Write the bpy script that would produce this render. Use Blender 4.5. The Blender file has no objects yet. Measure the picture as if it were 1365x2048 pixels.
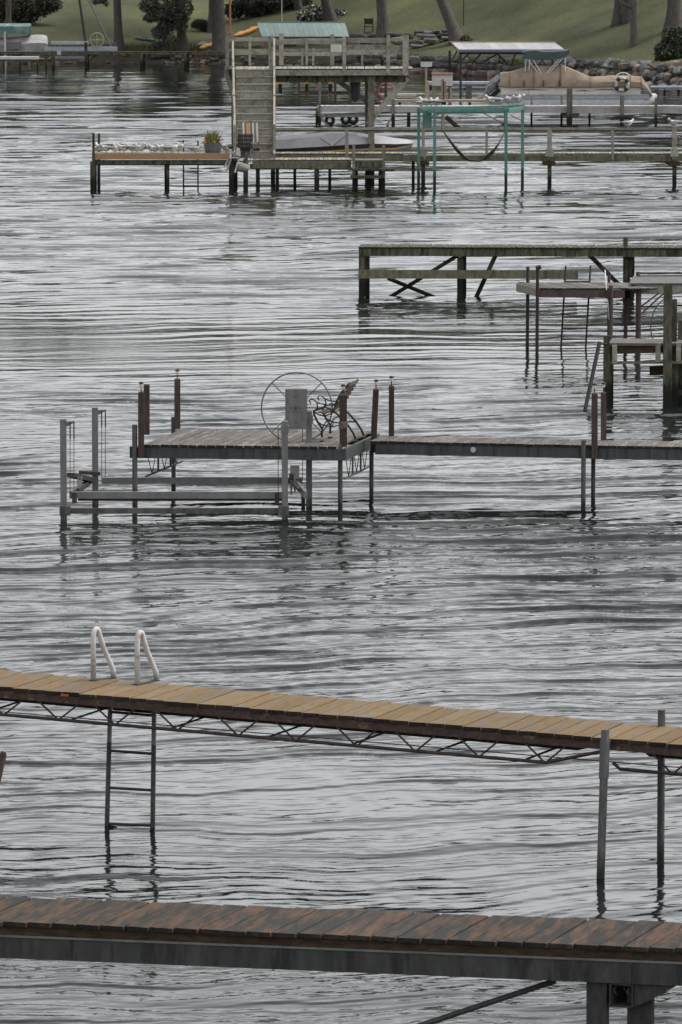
import bpy, math, random
import numpy as np
from mathutils import Vector, Matrix
R = math.radians
random.seed(7)
scene = bpy.context.scene
C = scene.collection

# ------------------------------------------------------------------ camera
FPX, CX, CY, CAMZ = 10800.0, 682.5, 1024.0, 9.0          # photograph pixels
PITCH = math.atan(1189.0 / FPX)
cd = bpy.data.cameras.new('camera'); cam = bpy.data.objects.new('camera', cd); C.objects.link(cam)
cam.location = (0, 0, CAMZ); cam.rotation_euler = (R(90) - PITCH, 0, 0)
cd.sensor_fit = 'HORIZONTAL'; cd.sensor_width = 24.0; cd.lens = 24.0 * FPX / 1365.0
cd.clip_start = 1.0; cd.clip_end = 3000
cd.dof.use_dof = True; cd.dof.focus_distance = 75; cd.dof.aperture_fstop = 18
scene.camera = cam

# ------------------------------------------------------------------ sky
SUN_EL, SUN_AZ = R(58), R(82)            # azimuth from +Y towards +X
w = bpy.data.worlds.new('World'); scene.world = w; w.use_nodes = True
nt = w.node_tree; nt.nodes.clear()
out = nt.nodes.new('ShaderNodeOutputWorld'); bg = nt.nodes.new('ShaderNodeBackground')
sky = nt.nodes.new('ShaderNodeTexSky'); sky.sky_type = 'NISHITA'; sky.sun_disc = False
sky.sun_elevation = SUN_EL; sky.sun_rotation = SUN_AZ; sky.dust_density = 3.0; sky.air_density = 1.0
hs = nt.nodes.new('ShaderNodeHueSaturation'); hs.inputs['Saturation'].default_value = 0.18
tc = nt.nodes.new('ShaderNodeTexCoord'); mp = nt.nodes.new('ShaderNodeMapping'); mp.inputs['Scale'].default_value = (1.0, 1.0, 3.0)
nz = nt.nodes.new('ShaderNodeTexNoise'); nz.inputs['Scale'].default_value = 3.2; nz.inputs['Detail'].default_value = 7
rmp = nt.nodes.new('ShaderNodeMapRange'); rmp.inputs['From Min'].default_value = 0.3; rmp.inputs['From Max'].default_value = 0.7
rmp.inputs['To Min'].default_value = 3.6; rmp.inputs['To Max'].default_value = 8.6
cmb = nt.nodes.new('ShaderNodeVectorMath'); cmb.operation = 'SCALE'; cmb.inputs[0].default_value = (1.0, 1.0, 1.02)
mx = nt.nodes.new('ShaderNodeMix'); mx.data_type = 'RGBA'; mx.inputs['Factor'].default_value = 0.24
L = nt.links.new
L(sky.outputs[0], hs.inputs['Color']); L(tc.outputs['Generated'], mp.inputs[0]); L(mp.outputs[0], nz.inputs['Vector'])
L(nz.outputs[0], rmp.inputs['Value']); L(rmp.outputs[0], cmb.inputs['Scale'])
L(hs.outputs[0], mx.inputs['A']); L(cmb.outputs[0], mx.inputs['B']); L(mx.outputs['Result'], bg.inputs['Color'])
bg.inputs['Strength'].default_value = 0.115; L(bg.outputs[0], out.inputs[0])

# ------------------------------------------------------------------ sun behind thin cloud
sd = bpy.data.lights.new('sun', 'SUN'); sun = bpy.data.objects.new('sun', sd); C.objects.link(sun)
sd.energy = 0.9; sd.angle = R(25); sd.color = (1.0, 0.96, 0.9)
sdir = Vector((math.sin(SUN_AZ) * math.cos(SUN_EL), math.cos(SUN_AZ) * math.cos(SUN_EL), math.sin(SUN_EL)))
sun.rotation_euler = (-sdir).to_track_quat('-Z', 'Y').to_euler(); sun.location = sdir * 60

vs = scene.view_settings
vs.view_transform = 'Standard'; vs.look = 'None'; vs.gamma = 1.0; vs.use_curve_mapping = False
vs.exposure = 1.24

# ------------------------------------------------------------------ helpers
_c, _s = math.cos(PITCH), math.sin(PITCH)
def ray(px, py):
    u, v = (px - CX) / FPX, (CY - py) / FPX
    return Vector((u, _c + v * _s, -_s + v * _c))
def G(px, py, z=0.0):                    # where the line of sight meets the level z
    d = ray(px, py); return Vector((0, 0, CAMZ)) + d * ((z - CAMZ) / d.z)
def W(px, py, Y):                        # where it meets the upright plane at distance Y
    d = ray(px, py); return Vector((0, 0, CAMZ)) + d * (Y / d.y)
def scl(Y): return FPX / Y               # photograph pixels per metre at distance Y
def Yof(py): return G(CX, py).y          # distance of the water at a row

MATS = {}
def mat(name, c1, c2=None, scale=6.0, stretch=(1, 1, 1), rough=0.75, metal=0.0, bump=0.15, rnd=0.12,
        wet=None, stain=None, stain_amt=0.5, stain_scale=1.2, spec=0.4, world=False, streak=None):
    m = bpy.data.materials.new(name); m.use_nodes = True; MATS[name] = m
    t = m.node_tree; n = t.nodes; l = t.links.new
    b = n['Principled BSDF']; b.inputs['Roughness'].default_value = rough; b.inputs['Metallic'].default_value = metal
    b.inputs['Specular IOR Level'].default_value = spec
    c2 = c2 or tuple(x * 0.6 for x in c1)
    tc = n.new('ShaderNodeTexCoord'); oi = n.new('ShaderNodeObjectInfo')
    off = n.new('ShaderNodeVectorMath'); off.operation = 'MULTIPLY_ADD'
    mul = n.new('ShaderNodeMath'); mul.operation = 'MULTIPLY'; mul.inputs[1].default_value = 61.7
    l(oi.outputs['Random'], mul.inputs[0])
    cx = n.new('ShaderNodeCombineXYZ'); l(mul.outputs[0], cx.inputs[0]); l(mul.outputs[0], cx.inputs[1]); l(mul.outputs[0], cx.inputs[2])
    off.inputs[1].default_value = stretch; l(tc.outputs['Object'], off.inputs[0]); l(cx.outputs[0], off.inputs[2])
    nz = n.new('ShaderNodeTexNoise'); nz.inputs['Scale'].default_value = scale; nz.inputs['Detail'].default_value = 8
    nz.inputs['Roughness'].default_value = 0.62; l(off.outputs[0], nz.inputs['Vector'])
    rp = n.new('ShaderNodeValToRGB'); rp.color_ramp.elements[0].position = 0.34; rp.color_ramp.elements[1].position = 0.66
    rp.color_ramp.elements[0].color = (*c2, 1); rp.color_ramp.elements[1].color = (*c1, 1); l(nz.outputs[0], rp.inputs[0])
    col = rp.outputs[0]
    if stain:
        n2 = n.new('ShaderNodeTexNoise'); n2.inputs['Scale'].default_value = stain_scale; n2.inputs['Detail'].default_value = 6; n2.inputs['Roughness'].default_value = 0.7
        o2 = n.new('ShaderNodeVectorMath'); o2.operation = 'MULTIPLY_ADD'; o2.inputs[1].default_value = streak or tuple(0.35 * s + 0.65 for s in stretch)
        
        if world:
            gw = n.new('ShaderNodeNewGeometry'); rt = n.new('ShaderNodeVectorRotate'); rt.rotation_type = 'Z_AXIS'; rt.inputs['Angle'].default_value = world; l(gw.outputs['Position'], rt.inputs['Vector']); l(rt.outputs[0], o2.inputs[0])
        else:
            l(tc.outputs['Object'], o2.inputs[0]); l(cx.outputs[0], o2.inputs[2])
        l(o2.outputs[0], n2.inputs['Vector'])
        r2 = n.new('ShaderNodeMapRange'); r2.inputs['From Min'].default_value = 0.62 - 0.25 * stain_amt; r2.inputs['From Max'].default_value = 0.74 - 0.22 * stain_amt
        l(n2.outputs[0], r2.inputs['Value'])
        mm = n.new('ShaderNodeMix'); mm.data_type = 'RGBA'; l(r2.outputs[0], mm.inputs['Factor']); l(col, mm.inputs['A']); mm.inputs['B'].default_value = (*stain, 1)
        col = mm.outputs['Result']
    if rnd:
        hv = n.new('ShaderNodeHueSaturation'); mr = n.new('ShaderNodeMapRange'); mr.inputs['To Min'].default_value = 1 - rnd * 2; mr.inputs['To Max'].default_value = 1 + rnd
        l(oi.outputs['Random'], mr.inputs['Value']); l(mr.outputs[0], hv.inputs['Value']); l(col, hv.inputs['Color']); col = hv.outputs[0]
    if wet:
        gm = n.new('ShaderNodeNewGeometry'); sx = n.new('ShaderNodeSeparateXYZ'); l(gm.outputs['Position'], sx.inputs[0])
        ad = n.new('ShaderNodeMath'); ad.operation = 'MULTIPLY_ADD'; ad.inputs[1].default_value = 0.5; l(nz.outputs[0], ad.inputs[0]); l(sx.outputs['Z'], ad.inputs[2])
        rr = n.new('ShaderNodeMapRange'); rr.inputs['From Min'].default_value = wet + 0.2; rr.inputs['From Max'].default_value = wet + 0.42; l(ad.outputs[0], rr.inputs['Value'])
        mm = n.new('ShaderNodeMix'); mm.data_type = 'RGBA'; l(rr.outputs[0], mm.inputs['Factor']); mm.inputs['A'].default_value = (0.016, 0.017, 0.013, 1); l(col, mm.inputs['B'])
        col = mm.outputs['Result']
    l(col, b.inputs['Base Color'])
    if bump:
        bp = n.new('ShaderNodeBump'); bp.inputs['Strength'].default_value = bump; bp.inputs['Distance'].default_value = 0.02
        l(nz.outputs[0], bp.inputs['Height']); l(bp.outputs[0], b.inputs['Normal'])
    return m

class MB:
    """collects shapes in world space and links them as ONE mesh object"""
    def __init__(s): s.v = []; s.f = []
    def add(s, vs, fs):
        o = len(s.v); s.v += [Vector(v) for v in vs]; s.f += [tuple(i + o for i in f) for f in fs]; return s
    def hexa(s, p):                       # 8 corners: bottom ring 0-3, top ring 4-7
        return s.add(p, [(3, 2, 1, 0), (4, 5, 6, 7), (0, 1, 5, 4), (1, 2, 6, 5), (2, 3, 7, 6), (3, 0, 4, 7)])
    def box(s, c, size, rz=0.0):
        c = Vector(c); a, b, h = (x / 2 for x in size); m = Matrix.Rotation(rz, 3, 'Z')
        return s.hexa([c + m @ Vector(q) for q in ((-a, -b, -h), (a, -b, -h), (a, b, -h), (-a, b, -h), (-a, -b, h), (a, -b, h), (a, b, h), (-a, b, h))])
    def bx(s, x0, x1, y0, y1, z0, z1):
        return s.box(((x0 + x1) / 2, (y0 + y1) / 2, (z0 + z1) / 2), (abs(x1 - x0), abs(y1 - y0), abs(z1 - z0)))
    def beam(s, p0, p1, wd, ht, up=(0, 0, 1)):
        p0, p1 = Vector(p0), Vector(p1); d = (p1 - p0).normalized(); u = Vector(up)
        if abs(d.dot(u)) > 0.97: u = Vector((0, 1, 0))
        sd = d.cross(u).normalized() * wd / 2; uu = sd.cross(d).normalized() * ht / 2
        return s.hexa([p0 - sd - uu, p0 + sd - uu, p1 + sd - uu, p1 - sd - uu, p0 - sd + uu, p0 + sd + uu, p1 + sd + uu, p1 - sd + uu])
    def tube(s, pts, r, n=8, r2=None, caps=True):
        pts = [Vector(p) for p in pts]; k = len(pts); rs = r if isinstance(r, (list, tuple)) else [r + ((r2 if r2 is not None else r) - r) * i / max(1, k - 1) for i in range(k)]
        o = len(s.v); prev = None
        for i, p in enumerate(pts):
            d = (pts[min(i + 1, k - 1)] - pts[max(i - 1, 0)]).normalized()
            if prev is None:
                a = d.cross(Vector((0, 0, 1)) if abs(d.z) < 0.9 else Vector((0, 1, 0))).normalized()
            else:
                a = (prev - d * prev.dot(d)).normalized()
            prev = a; b = d.cross(a)
            for j in range(n):
                t = 2 * math.pi * j / n; s.v.append(p + (a * math.cos(t) + b * math.sin(t)) * rs[i])
        for i in range(k - 1):
            for j in range(n):
                s.f.append((o + i * n + j, o + i * n + (j + 1) % n, o + (i + 1) * n + (j + 1) % n, o + (i + 1) * n + j))
        if caps:
            s.f.append(tuple(o + j for j in reversed(range(n)))); s.f.append(tuple(o + (k - 1) * n + j for j in range(n)))
        return s
    def prism(s, poly, vec):              # polygon swept along vec
        poly = [Vector(p) for p in poly]; n = len(poly); vec = Vector(vec)
        return s.add(poly + [p + vec for p in poly], [tuple(range(n))[::-1], tuple(range(n, 2 * n))] + [(i, (i + 1) % n, (i + 1) % n + n, i + n) for i in range(n)])
    def loft(s, rings, closed=True, cap=True):
        o = len(s.v); n = len(rings[0])
        for r in rings: s.v += [Vector(p) for p in r]
        for i in range(len(rings) - 1):
            for j in range(n if closed else n - 1):
                s.f.append((o + i * n + j, o + i * n + (j + 1) % n, o + (i + 1) * n + (j + 1) % n, o + (i + 1) * n + j))
        if cap and closed:
            s.f.append(tuple(o + j for j in reversed(range(n)))); s.f.append(tuple(o + (len(rings) - 1) * n + j for j in range(n)))
        return s
    def lathe(s, c, prof, n=14):          # prof: (radius, z) pairs about a vertical axis
        c = Vector(c)
        return s.loft([[c + Vector((r * math.cos(2 * math.pi * j / n), r * math.sin(2 * math.pi * j / n), z)) for j in range(n)] for r, z in prof])
    def torus(s, c, rad, r, ax, ay, n=36, m=7, a0=0.0, a1=2 * math.pi):
        c, ax, ay = Vector(c), Vector(ax), Vector(ay); full = abs(a1 - a0 - 2 * math.pi) < 1e-6
        pts = [c + (ax * math.cos(a0 + (a1 - a0) * i / n) + ay * math.sin(a0 + (a1 - a0) * i / n)) * rad for i in range(n + 1)]
        return s.tube(pts, r, m, caps=not full)
    def build(s, name, material, parent=None, smooth=False, kind=None, label=None):
        off = parent.matrix_world.translation if parent is not None else Vector()
        if parent is not None: off = ROOTLOC.get(parent.name, Vector())
        me = bpy.data.meshes.new(name); me.from_pydata([tuple(v - off) for v in s.v], [], s.f)
        me.materials.append(MATS[material] if isinstance(material, str) else material)
        if smooth:
            for p in me.polygons: p.use_smooth = True
            if smooth != 'all':
                try: me.set_sharp_from_angle(angle=R(40))
                except Exception: pass
        me.update()
        o = bpy.data.objects.new(name, me); C.objects.link(o)
        if parent is not None: o.parent = parent; ROOTLOC[o.name] = off
        if kind: o['kind'] = kind
        if label: o['label'] = label
        return o
ROOTLOC = {}
def thing(name, label, cat, loc, group=None):
    o = bpy.data.objects.new(name, None); C.objects.link(o); o.location = loc; ROOTLOC[o.name] = Vector(loc)
    o.empty_display_size = 0.3; o['label'] = label; o['category'] = cat
    if group: o['group'] = group
    return o
def tag(o, label, cat, group=None):
    o['label'] = label; o['category'] = cat
    if group: o['group'] = group
    return o
def copy_tree(root, loc, rz=0.0, label=None, group=None, sc=1.0):
    c = root.copy(); C.objects.link(c); c.location = loc; c.rotation_euler = (0, 0, rz); c.scale = (sc, sc, sc)
    if label: c['label'] = label
    if group: c['group'] = group
    for ch in root.children:
        d = ch.copy(); C.objects.link(d); d.parent = c
        for g in ch.children:
            e = g.copy(); C.objects.link(e); e.parent = d
    return c
def plank_mesh(ln, wd, th, ch=0.004):     # lies along local X from 0 to ln, across Y from 0 to wd, top at z = 0
    prof = [(ch, 0), (wd - ch, 0), (wd, -ch), (wd, -th), (0, -th), (0, -ch)]
    m = MB(); m.loft([[(0, y, z) for y, z in prof], [(ln, y, z) for y, z in prof]])
    me = bpy.data.meshes.new('plank'); me.from_pydata([tuple(v) for v in m.v], [], m.f); me.polygons[-1].material_index = 1; me.polygons[-2].material_index = 1; return me
def planks(parent, start, along, across, count, pitch, gap, th, material, name='plank', jitter=0.012, tilt=0.006, variants=3):
    """a row of boards: each a child object; the mesh data is shared between alike boards"""
    off = ROOTLOC[parent.name]; al = Vector(along).normalized(); ac = Vector(across); ln = ac.length
    x = ac.normalized(); zax = x.cross(al)
    if zax.z < 0: zax = -zax
    y = zax.normalized().cross(x).normalized()
    step = pitch / abs(al.dot(y)); sgn = 1 if al.dot(y) > 0 else -1
    mes = []
    for i in range(variants):
        me = plank_mesh(ln + random.uniform(-0.4, 1) * jitter, (pitch - gap) * random.uniform(0.97, 1.0), th)
        me.materials.append(MATS[material]); me.materials.append(MATS['wood_end_grain']); mes.append(me)
    res = []
    for i in range(count):
        o = bpy.data.objects.new(name, mes[random.randrange(variants)]); C.objects.link(o); o.parent = parent
        p = Vector(start) + al * (pitch * i / abs(al.dot(y)) ) - x * random.uniform(0, jitter) + Vector((0, 0, random.uniform(-.25, 1) * 0.004))
        if sgn < 0: p = p - y * (pitch - gap)
        m = Matrix((x, y, x.cross(y))).transposed() @ Matrix.Rotation(random.uniform(-tilt, tilt), 3, 'Z') @ Matrix.Rotation(random.uniform(-tilt, tilt), 3, 'X')
        o.matrix_local = Matrix.Translation(p - off) @ m.to_4x4(); res.append(o)
    return res
# ------------------------------------------------------------------ materials
mat('wood_tan', (0.195, 0.131, 0.068), (0.118, 0.082, 0.046), 5, (1.0, 12, 12), rough=0.9, rnd=0.08, stain=(0.142, 0.122, 0.096), stain_amt=0.55, stain_scale=2.2, streak=(0.8, 4, 4), spec=0.1)
mat('wood_brown', (0.108, 0.064, 0.04), (0.05, 0.032, 0.024), 5, (0.8, 15, 15), rough=0.8, rnd=0.06, stain=(0.027, 0.028, 0.026), stain_amt=0.8, stain_scale=2.0, streak=(5.5, 0.9, 1), world=R(13), spec=0.12)
mat('wood_deck_grey', (0.15, 0.132, 0.12), (0.072, 0.063, 0.058), 5, (1.0, 12, 12), rough=0.8, rnd=0.16, stain=(0.19, 0.18, 0.175), stain_amt=0.4, stain_scale=1.6, spec=0.15)
mat('wood_weathered', (0.32, 0.305, 0.255), (0.19, 0.18, 0.15), 6, (2, 2, 2), rough=0.9, rnd=0.13, stain=(0.14, 0.13, 0.10), stain_amt=0.4, stain_scale=2.0, spec=0.15)
mat('wood_weathered_wet', (0.215, 0.20, 0.165), (0.10, 0.094, 0.078), 6, (3, 3, 1.0), rough=0.85, rnd=0.15, wet=0.45, stain=(0.085, 0.08, 0.062), stain_amt=0.5, spec=0.15)
mat('wood_mossy', (0.135, 0.13, 0.085), (0.05, 0.052, 0.036), 6, (3, 3, 0.8), rough=0.9, rnd=0.1, stain=(0.028, 0.031, 0.022), stain_amt=0.65, stain_scale=2.5, streak=(4, 4, 0.7), spec=0.15)
mat('wood_mossy_wet', (0.115, 0.108, 0.078), (0.042, 0.042, 0.034), 6, (4, 4, 0.8), rough=0.85, rnd=0.12, wet=0.38, stain=(0.03, 0.03, 0.024), stain_amt=0.5, spec=0.15)
mat('wood_mossy_pale', (0.17, 0.165, 0.115), (0.10, 0.098, 0.066), 5, (2.0, 2.0, 2.0), rough=0.9, rnd=0.06, stain=(0.075, 0.065, 0.04), stain_amt=0.45, stain_scale=3, streak=(3, 3, 0.6), spec=0.15)
mat('wood_post_brown', (0.092, 0.065, 0.054), (0.042, 0.032, 0.029), 7, (9, 9, 0.8), rough=0.85, rnd=0.12, stain=(0.03, 0.026, 0.025), stain_amt=0.4, stain_scale=4, spec=0.15)
mat('wood_rim_orange', (0.36, 0.215, 0.12), (0.24, 0.14, 0.08), 5, (2, 5, 8), rough=0.8, rnd=0.08, stain=(0.12, 0.08, 0.05), stain_amt=0.15, stain_scale=5, spec=0.15)
mat('wood_stringer', (0.075, 0.05, 0.03), (0.03, 0.022, 0.016), 4, (1.5, 6, 6), rough=0.85, rnd=0.05, spec=0.15)
mat('steel_galvanised', (0.072, 0.072, 0.070), (0.042, 0.042, 0.041), 3.5, (2.5, 2.5, 0.8), rough=0.7, metal=0.1, bump=0.05, rnd=0.08, stain=(0.028, 0.028, 0.027), stain_amt=0.45, stain_scale=2.5, streak=(3, 3, 0.5), spec=0.25)
mat('steel_green_grey', (0.078, 0.086, 0.084), (0.046, 0.052, 0.051), 3.5, (3, 3, 0.6), rough=0.7, metal=0.1, bump=0.05, rnd=0.05, stain=(0.036, 0.04, 0.039), stain_amt=0.45, stain_scale=3, streak=(4, 4, 0.4), spec=0.25)
mat('steel_pipe', (0.115, 0.112, 0.108), (0.055, 0.053, 0.052), 9, (3, 3, 1), rough=0.6, metal=0.3, bump=0.08, rnd=0.1, wet=0.10)
mat('steel_pipe_dark', (0.055, 0.05, 0.048), (0.025, 0.023, 0.022), 9, (3, 3, 1), rough=0.65, metal=0.2, bump=0.08, rnd=0.1, wet=0.10)
mat('steel_rusty', (0.075, 0.042, 0.03), (0.028, 0.021, 0.02), 8, (1.5, 3, 3), rough=0.85, bump=0.2, rnd=0.1, stain=(0.15, 0.115, 0.05), stain_amt=0.25, stain_scale=5)
mat('steel_rust_dark', (0.05, 0.034, 0.028), (0.02, 0.017, 0.017), 10, rough=0.85, bump=0.15, rnd=0.1)
mat('steel_red_brown', (0.088, 0.06, 0.054), (0.045, 0.032, 0.03), 6, (2, 2, 1), rough=0.85, rnd=0.1, wet=0.0)
mat('orange_paint', (0.45, 0.10, 0.03), (0.28, 0.06, 0.02), 20, rough=0.7)
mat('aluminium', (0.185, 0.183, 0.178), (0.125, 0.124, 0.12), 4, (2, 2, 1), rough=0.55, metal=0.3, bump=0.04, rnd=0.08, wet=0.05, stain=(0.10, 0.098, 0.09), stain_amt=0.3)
mat('aluminium_dull', (0.115, 0.114, 0.111), (0.072, 0.071, 0.07), 4, (2, 2, 1), rough=0.65, metal=0.25, bump=0.04, rnd=0.06, wet=0.02)
mat('white_paint', (0.56, 0.54, 0.52), (0.42, 0.40, 0.385), 9, rough=0.6, bump=0.08, rnd=0.03, stain=(0.30, 0.26, 0.235), stain_amt=0.35, stain_scale=7)
mat('white_dull', (0.5, 0.5, 0.49), (0.36, 0.36, 0.35), 5, rough=0.7, rnd=0.06)
mat('pale_blue_grey', (0.36, 0.39, 0.43), (0.26, 0.285, 0.31), 4, rough=0.7, rnd=0.05)
mat('black_plastic', (0.02, 0.02, 0.02), (0.012, 0.012, 0.012), 8, rough=0.5, rnd=0.02)
mat('iron_black', (0.035, 0.033, 0.032), (0.018, 0.017, 0.017), 14, rough=0.6, metal=0.2, rnd=0.05)
mat('wood_bench', (0.125, 0.105, 0.08), (0.055, 0.046, 0.037), 6, (6, 6, 2), rough=0.9, rnd=0.12, spec=0.15)
mat('cable', (0.03, 0.03, 0.03), (0.02, 0.02, 0.02), 8, rough=0.6)
mat('lamp_glass', (0.75, 0.68, 0.58), (0.6, 0.53, 0.45), 8, rough=0.25, rnd=0.03)
mat('teal_paint', (0.085, 0.225, 0.19), (0.055, 0.155, 0.132), 5, (2, 2, 1), rough=0.75, rnd=0.1, wet=0.55, stain=(0.15, 0.20, 0.18), stain_amt=0.4, stain_scale=3)
mat('strap_olive', (0.085, 0.082, 0.05), (0.045, 0.044, 0.03), 9, rough=0.9)
mat('gull_body', (0.55, 0.54, 0.53), (0.42, 0.41, 0.41), 12, rough=0.9, rnd=0.1)
mat('gull_wing', (0.26, 0.27, 0.28), (0.17, 0.175, 0.18), 12, rough=0.9, rnd=0.1)
mat('gull_beak', (0.55, 0.38, 0.08), (0.4, 0.25, 0.05), 20, rough=0.6)
mat('steel_rust_orange', (0.26, 0.11, 0.06), (0.15, 0.065, 0.04), 8, rough=0.85)
mat('bag_dark', (0.05, 0.052, 0.055), (0.02, 0.021, 0.022), 14, rough=0.6, bump=0.5)
mat('stripe_grey', (0.14, 0.145, 0.16), (0.10, 0.105, 0.115), 8, rough=0.9)
mat('white_cream', (0.42, 0.40, 0.35), (0.3, 0.285, 0.25), 6, rough=0.7)
mat('tub_grey', (0.125, 0.12, 0.125), (0.075, 0.072, 0.076), 8, (6, 6, 1), rough=0.85)
mat('plant_yellow_green', (0.33, 0.32, 0.11), (0.16, 0.18, 0.06), 14, rough=0.8)
mat('flower_orange', (0.5, 0.22, 0.05), (0.35, 0.14, 0.03), 14, rough=0.8)
mat('hull_grey', (0.24, 0.24, 0.245), (0.20, 0.20, 0.205), 3, rough=0.3, bump=0, rnd=0.02)
mat('boat_deck', (0.33, 0.32, 0.33), (0.26, 0.255, 0.26), 3, rough=0.5, bump=0.1, rnd=0.02)
mat('boat_yellow', (0.5, 0.27, 0.02), (0.45, 0.22, 0.02), 6, rough=0.4, bump=0)
mat('boat_glass', (0.4, 0.42, 0.44), (0.3, 0.32, 0.34), 3, rough=0.15, bump=0)
mat('boat_cream', (0.55, 0.50, 0.43), (0.46, 0.42, 0.36), 3, rough=0.4, bump=0, rnd=0.03)
mat('canvas_tan', (0.245, 0.19, 0.142), (0.185, 0.142, 0.106), 3, rough=0.95, bump=0.8, rnd=0.03, stain=(0.15, 0.118, 0.09), stain_amt=0.4, stain_scale=1.1, streak=(1.6, 1.6, .5))
mat('canvas_teal_dark', (0.055, 0.078, 0.08), (0.03, 0.045, 0.047), 4, rough=0.85, bump=0.5)
mat('canvas_teal', (0.14, 0.235, 0.225), (0.09, 0.165, 0.16), 4, rough=0.85, bump=0.5, stain=(0.27, 0.33, 0.33), stain_amt=0.5, stain_scale=1.0)
mat('tarp_grey', (0.15, 0.15, 0.16), (0.06, 0.06, 0.065), 5, rough=0.6, bump=0.8)
mat('canvas_pale', (0.40, 0.39, 0.38), (0.27, 0.265, 0.26), 3, rough=0.9, bump=0.5)
mat('boat_blue', (0.10, 0.12, 0.19), (0.07, 0.09, 0.15), 4, rough=0.4, bump=0)
mat('roof_metal', (0.33, 0.325, 0.33), (0.25, 0.245, 0.25), 2, rough=0.6, bump=0.05, rnd=0.08)
mat('roof_green', (0.265, 0.345, 0.325), (0.21, 0.28, 0.265), 2, rough=0.6, bump=0.05, rnd=0.05)
mat('roof_trim_red', (0.34, 0.18, 0.12), (0.26, 0.13, 0.09), 4, rough=0.7)
mat('shed_wall', (0.24, 0.19, 0.165), (0.18, 0.14, 0.125), 5, rough=0.9)
mat('frame_dark', (0.045, 0.04, 0.038), (0.02, 0.018, 0.018), 6, rough=0.8)
mat('dock_pale', (0.36, 0.345, 0.34), (0.25, 0.24, 0.237), 4, rough=0.8, rnd=0.06, wet=0.1)
mat('dock_tan', (0.33, 0.26, 0.18), (0.24, 0.19, 0.13), 4, rough=0.8, wet=0.1)
mat('stone_grey', (0.17, 0.165, 0.16), (0.07, 0.068, 0.066), 3, rough=0.95, bump=0.6, rnd=0.25)
mat('stone_dark', (0.115, 0.105, 0.10), (0.04, 0.037, 0.036), 3, rough=0.95, bump=0.6, rnd=0.25)
mat('stone_tan', (0.22, 0.175, 0.145), (0.10, 0.08, 0.068), 3, rough=0.95, bump=0.6, rnd=0.3)
mat('bark', (0.115, 0.103, 0.092), (0.05, 0.044, 0.04), 4, (5, 5, 0.7), rough=0.95, bump=1.0, rnd=0.1)
mat('leaf_dark', (0.058, 0.066, 0.044), (0.018, 0.022, 0.015), 1.6, rough=0.8, bump=0, rnd=0.1)
mat('leaf_grey', (0.125, 0.125, 0.10), (0.04, 0.042, 0.034), 1.6, rough=0.8, bump=0, rnd=0.1)
mat('leaf_olive', (0.10, 0.11, 0.045), (0.045, 0.052, 0.022), 1.0, rough=0.8, bump=0, rnd=0.1)
mat('flower_white', (0.48, 0.47, 0.42), (0.33, 0.33, 0.28), 3, rough=0.9, bump=0)
mat('flower_red', (0.26, 0.12, 0.09), (0.18, 0.08, 0.06), 3, rough=0.9, bump=0)
mat('kayak_yellow', (0.58, 0.33, 0.01), (0.5, 0.26, 0.01), 3, rough=0.4, bump=0, rnd=0.02)
mat('kayak_red', (0.5, 0.11, 0.07), (0.42, 0.08, 0.05), 3, rough=0.4, bump=0, rnd=0.02)
mat('kayak_orange', (0.48, 0.22, 0.04), (0.38, 0.16, 0.03), 3, rough=0.5, bump=0, rnd=0.02)
mat('canoe_grey', (0.16, 0.16, 0.17), (0.1, 0.1, 0.105), 3, rough=0.4, bump=0)
mat('canoe_green', (0.03, 0.085, 0.065), (0.02, 0.055, 0.045), 3, rough=0.4, bump=0)
mat('red_hose', (0.5, 0.06, 0.06), (0.4, 0.05, 0.05), 6, rough=0.5)
mat('pink_cloth', (0.36, 0.17, 0.17), (0.28, 0.13, 0.14), 6, rough=0.9)
mat('ring_white', (0.5, 0.48, 0.46), (0.4, 0.38, 0.36), 6, rough=0.6)
mat('wheel_cream', (0.36, 0.33, 0.26), (0.28, 0.26, 0.2), 6, rough=0.7)
mat('kayak_tan', (0.42, 0.23, 0.08), (0.32, 0.17, 0.06), 4, rough=0.8)
mat('wood_end_grain', (0.045, 0.038, 0.032), (0.018, 0.016, 0.015), 30, rough=0.95, bump=0.3, rnd=0.2, spec=0.15)
mat('canvas_seam', (0.17, 0.125, 0.088), (0.13, 0.095, 0.066), 4, rough=0.95)
# ------------------------------------------------------------------ shoreline and land
SHORE_PX = [(-3500, 150), (-1500, 138), (-400, 131), (0, 127), (250, 126), (450, 127), (640, 135), (830, 147), (1000, 155), (1130, 163), (1365, 176), (1800, 200), (3000, 235), (5000, 260)]
SHORE = [G(*p) for p in SHORE_PX]
SX = np.array([p.x for p in SHORE]); SY = np.array([p.y for p in SHORE])
def shore_y(x): return float(np.interp(x, SX, SY))
_rng = np.random.RandomState(3)
_tw = [(_rng.uniform(0.02, 0.12) , _rng.uniform(0, 6.28), _rng.uniform(0, 6.28), _rng.uniform(0.3, 1)) for _ in range(14)]
def land_noise(x, y):
    s = 0
    for k, a, p, am in _tw: s = s + am * np.sin(k * (x * np.cos(a) + y * np.sin(a)) + p) * 0.012 / k
    return s
def land_z(x, y):
    d = y - np.interp(x, SX, SY)
    bank = np.interp(d, [-4, -0.4, 0.15, 1.2, 2.2], [-1.6, -0.35, 0.05, 0.75, 0.95])
    hill = np.interp(d, [2.2, 8, 20, 45, 90, 200, 420], [0, 0.55, 2.4, 6.8, 13, 22, 26])
    f = np.clip((d - 1.5) / 10, 0, 1)
    return bank + hill + land_noise(x, y) * f
def LZ(px, Y):                            # land height below a column of the picture
    x = W(px, 60, Y).x; return float(land_z(x, Y))
xs = np.unique(np.concatenate([np.linspace(-420, -60, 40), np.linspace(-60, 60, 260), np.linspace(60, 420, 40)]))
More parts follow.
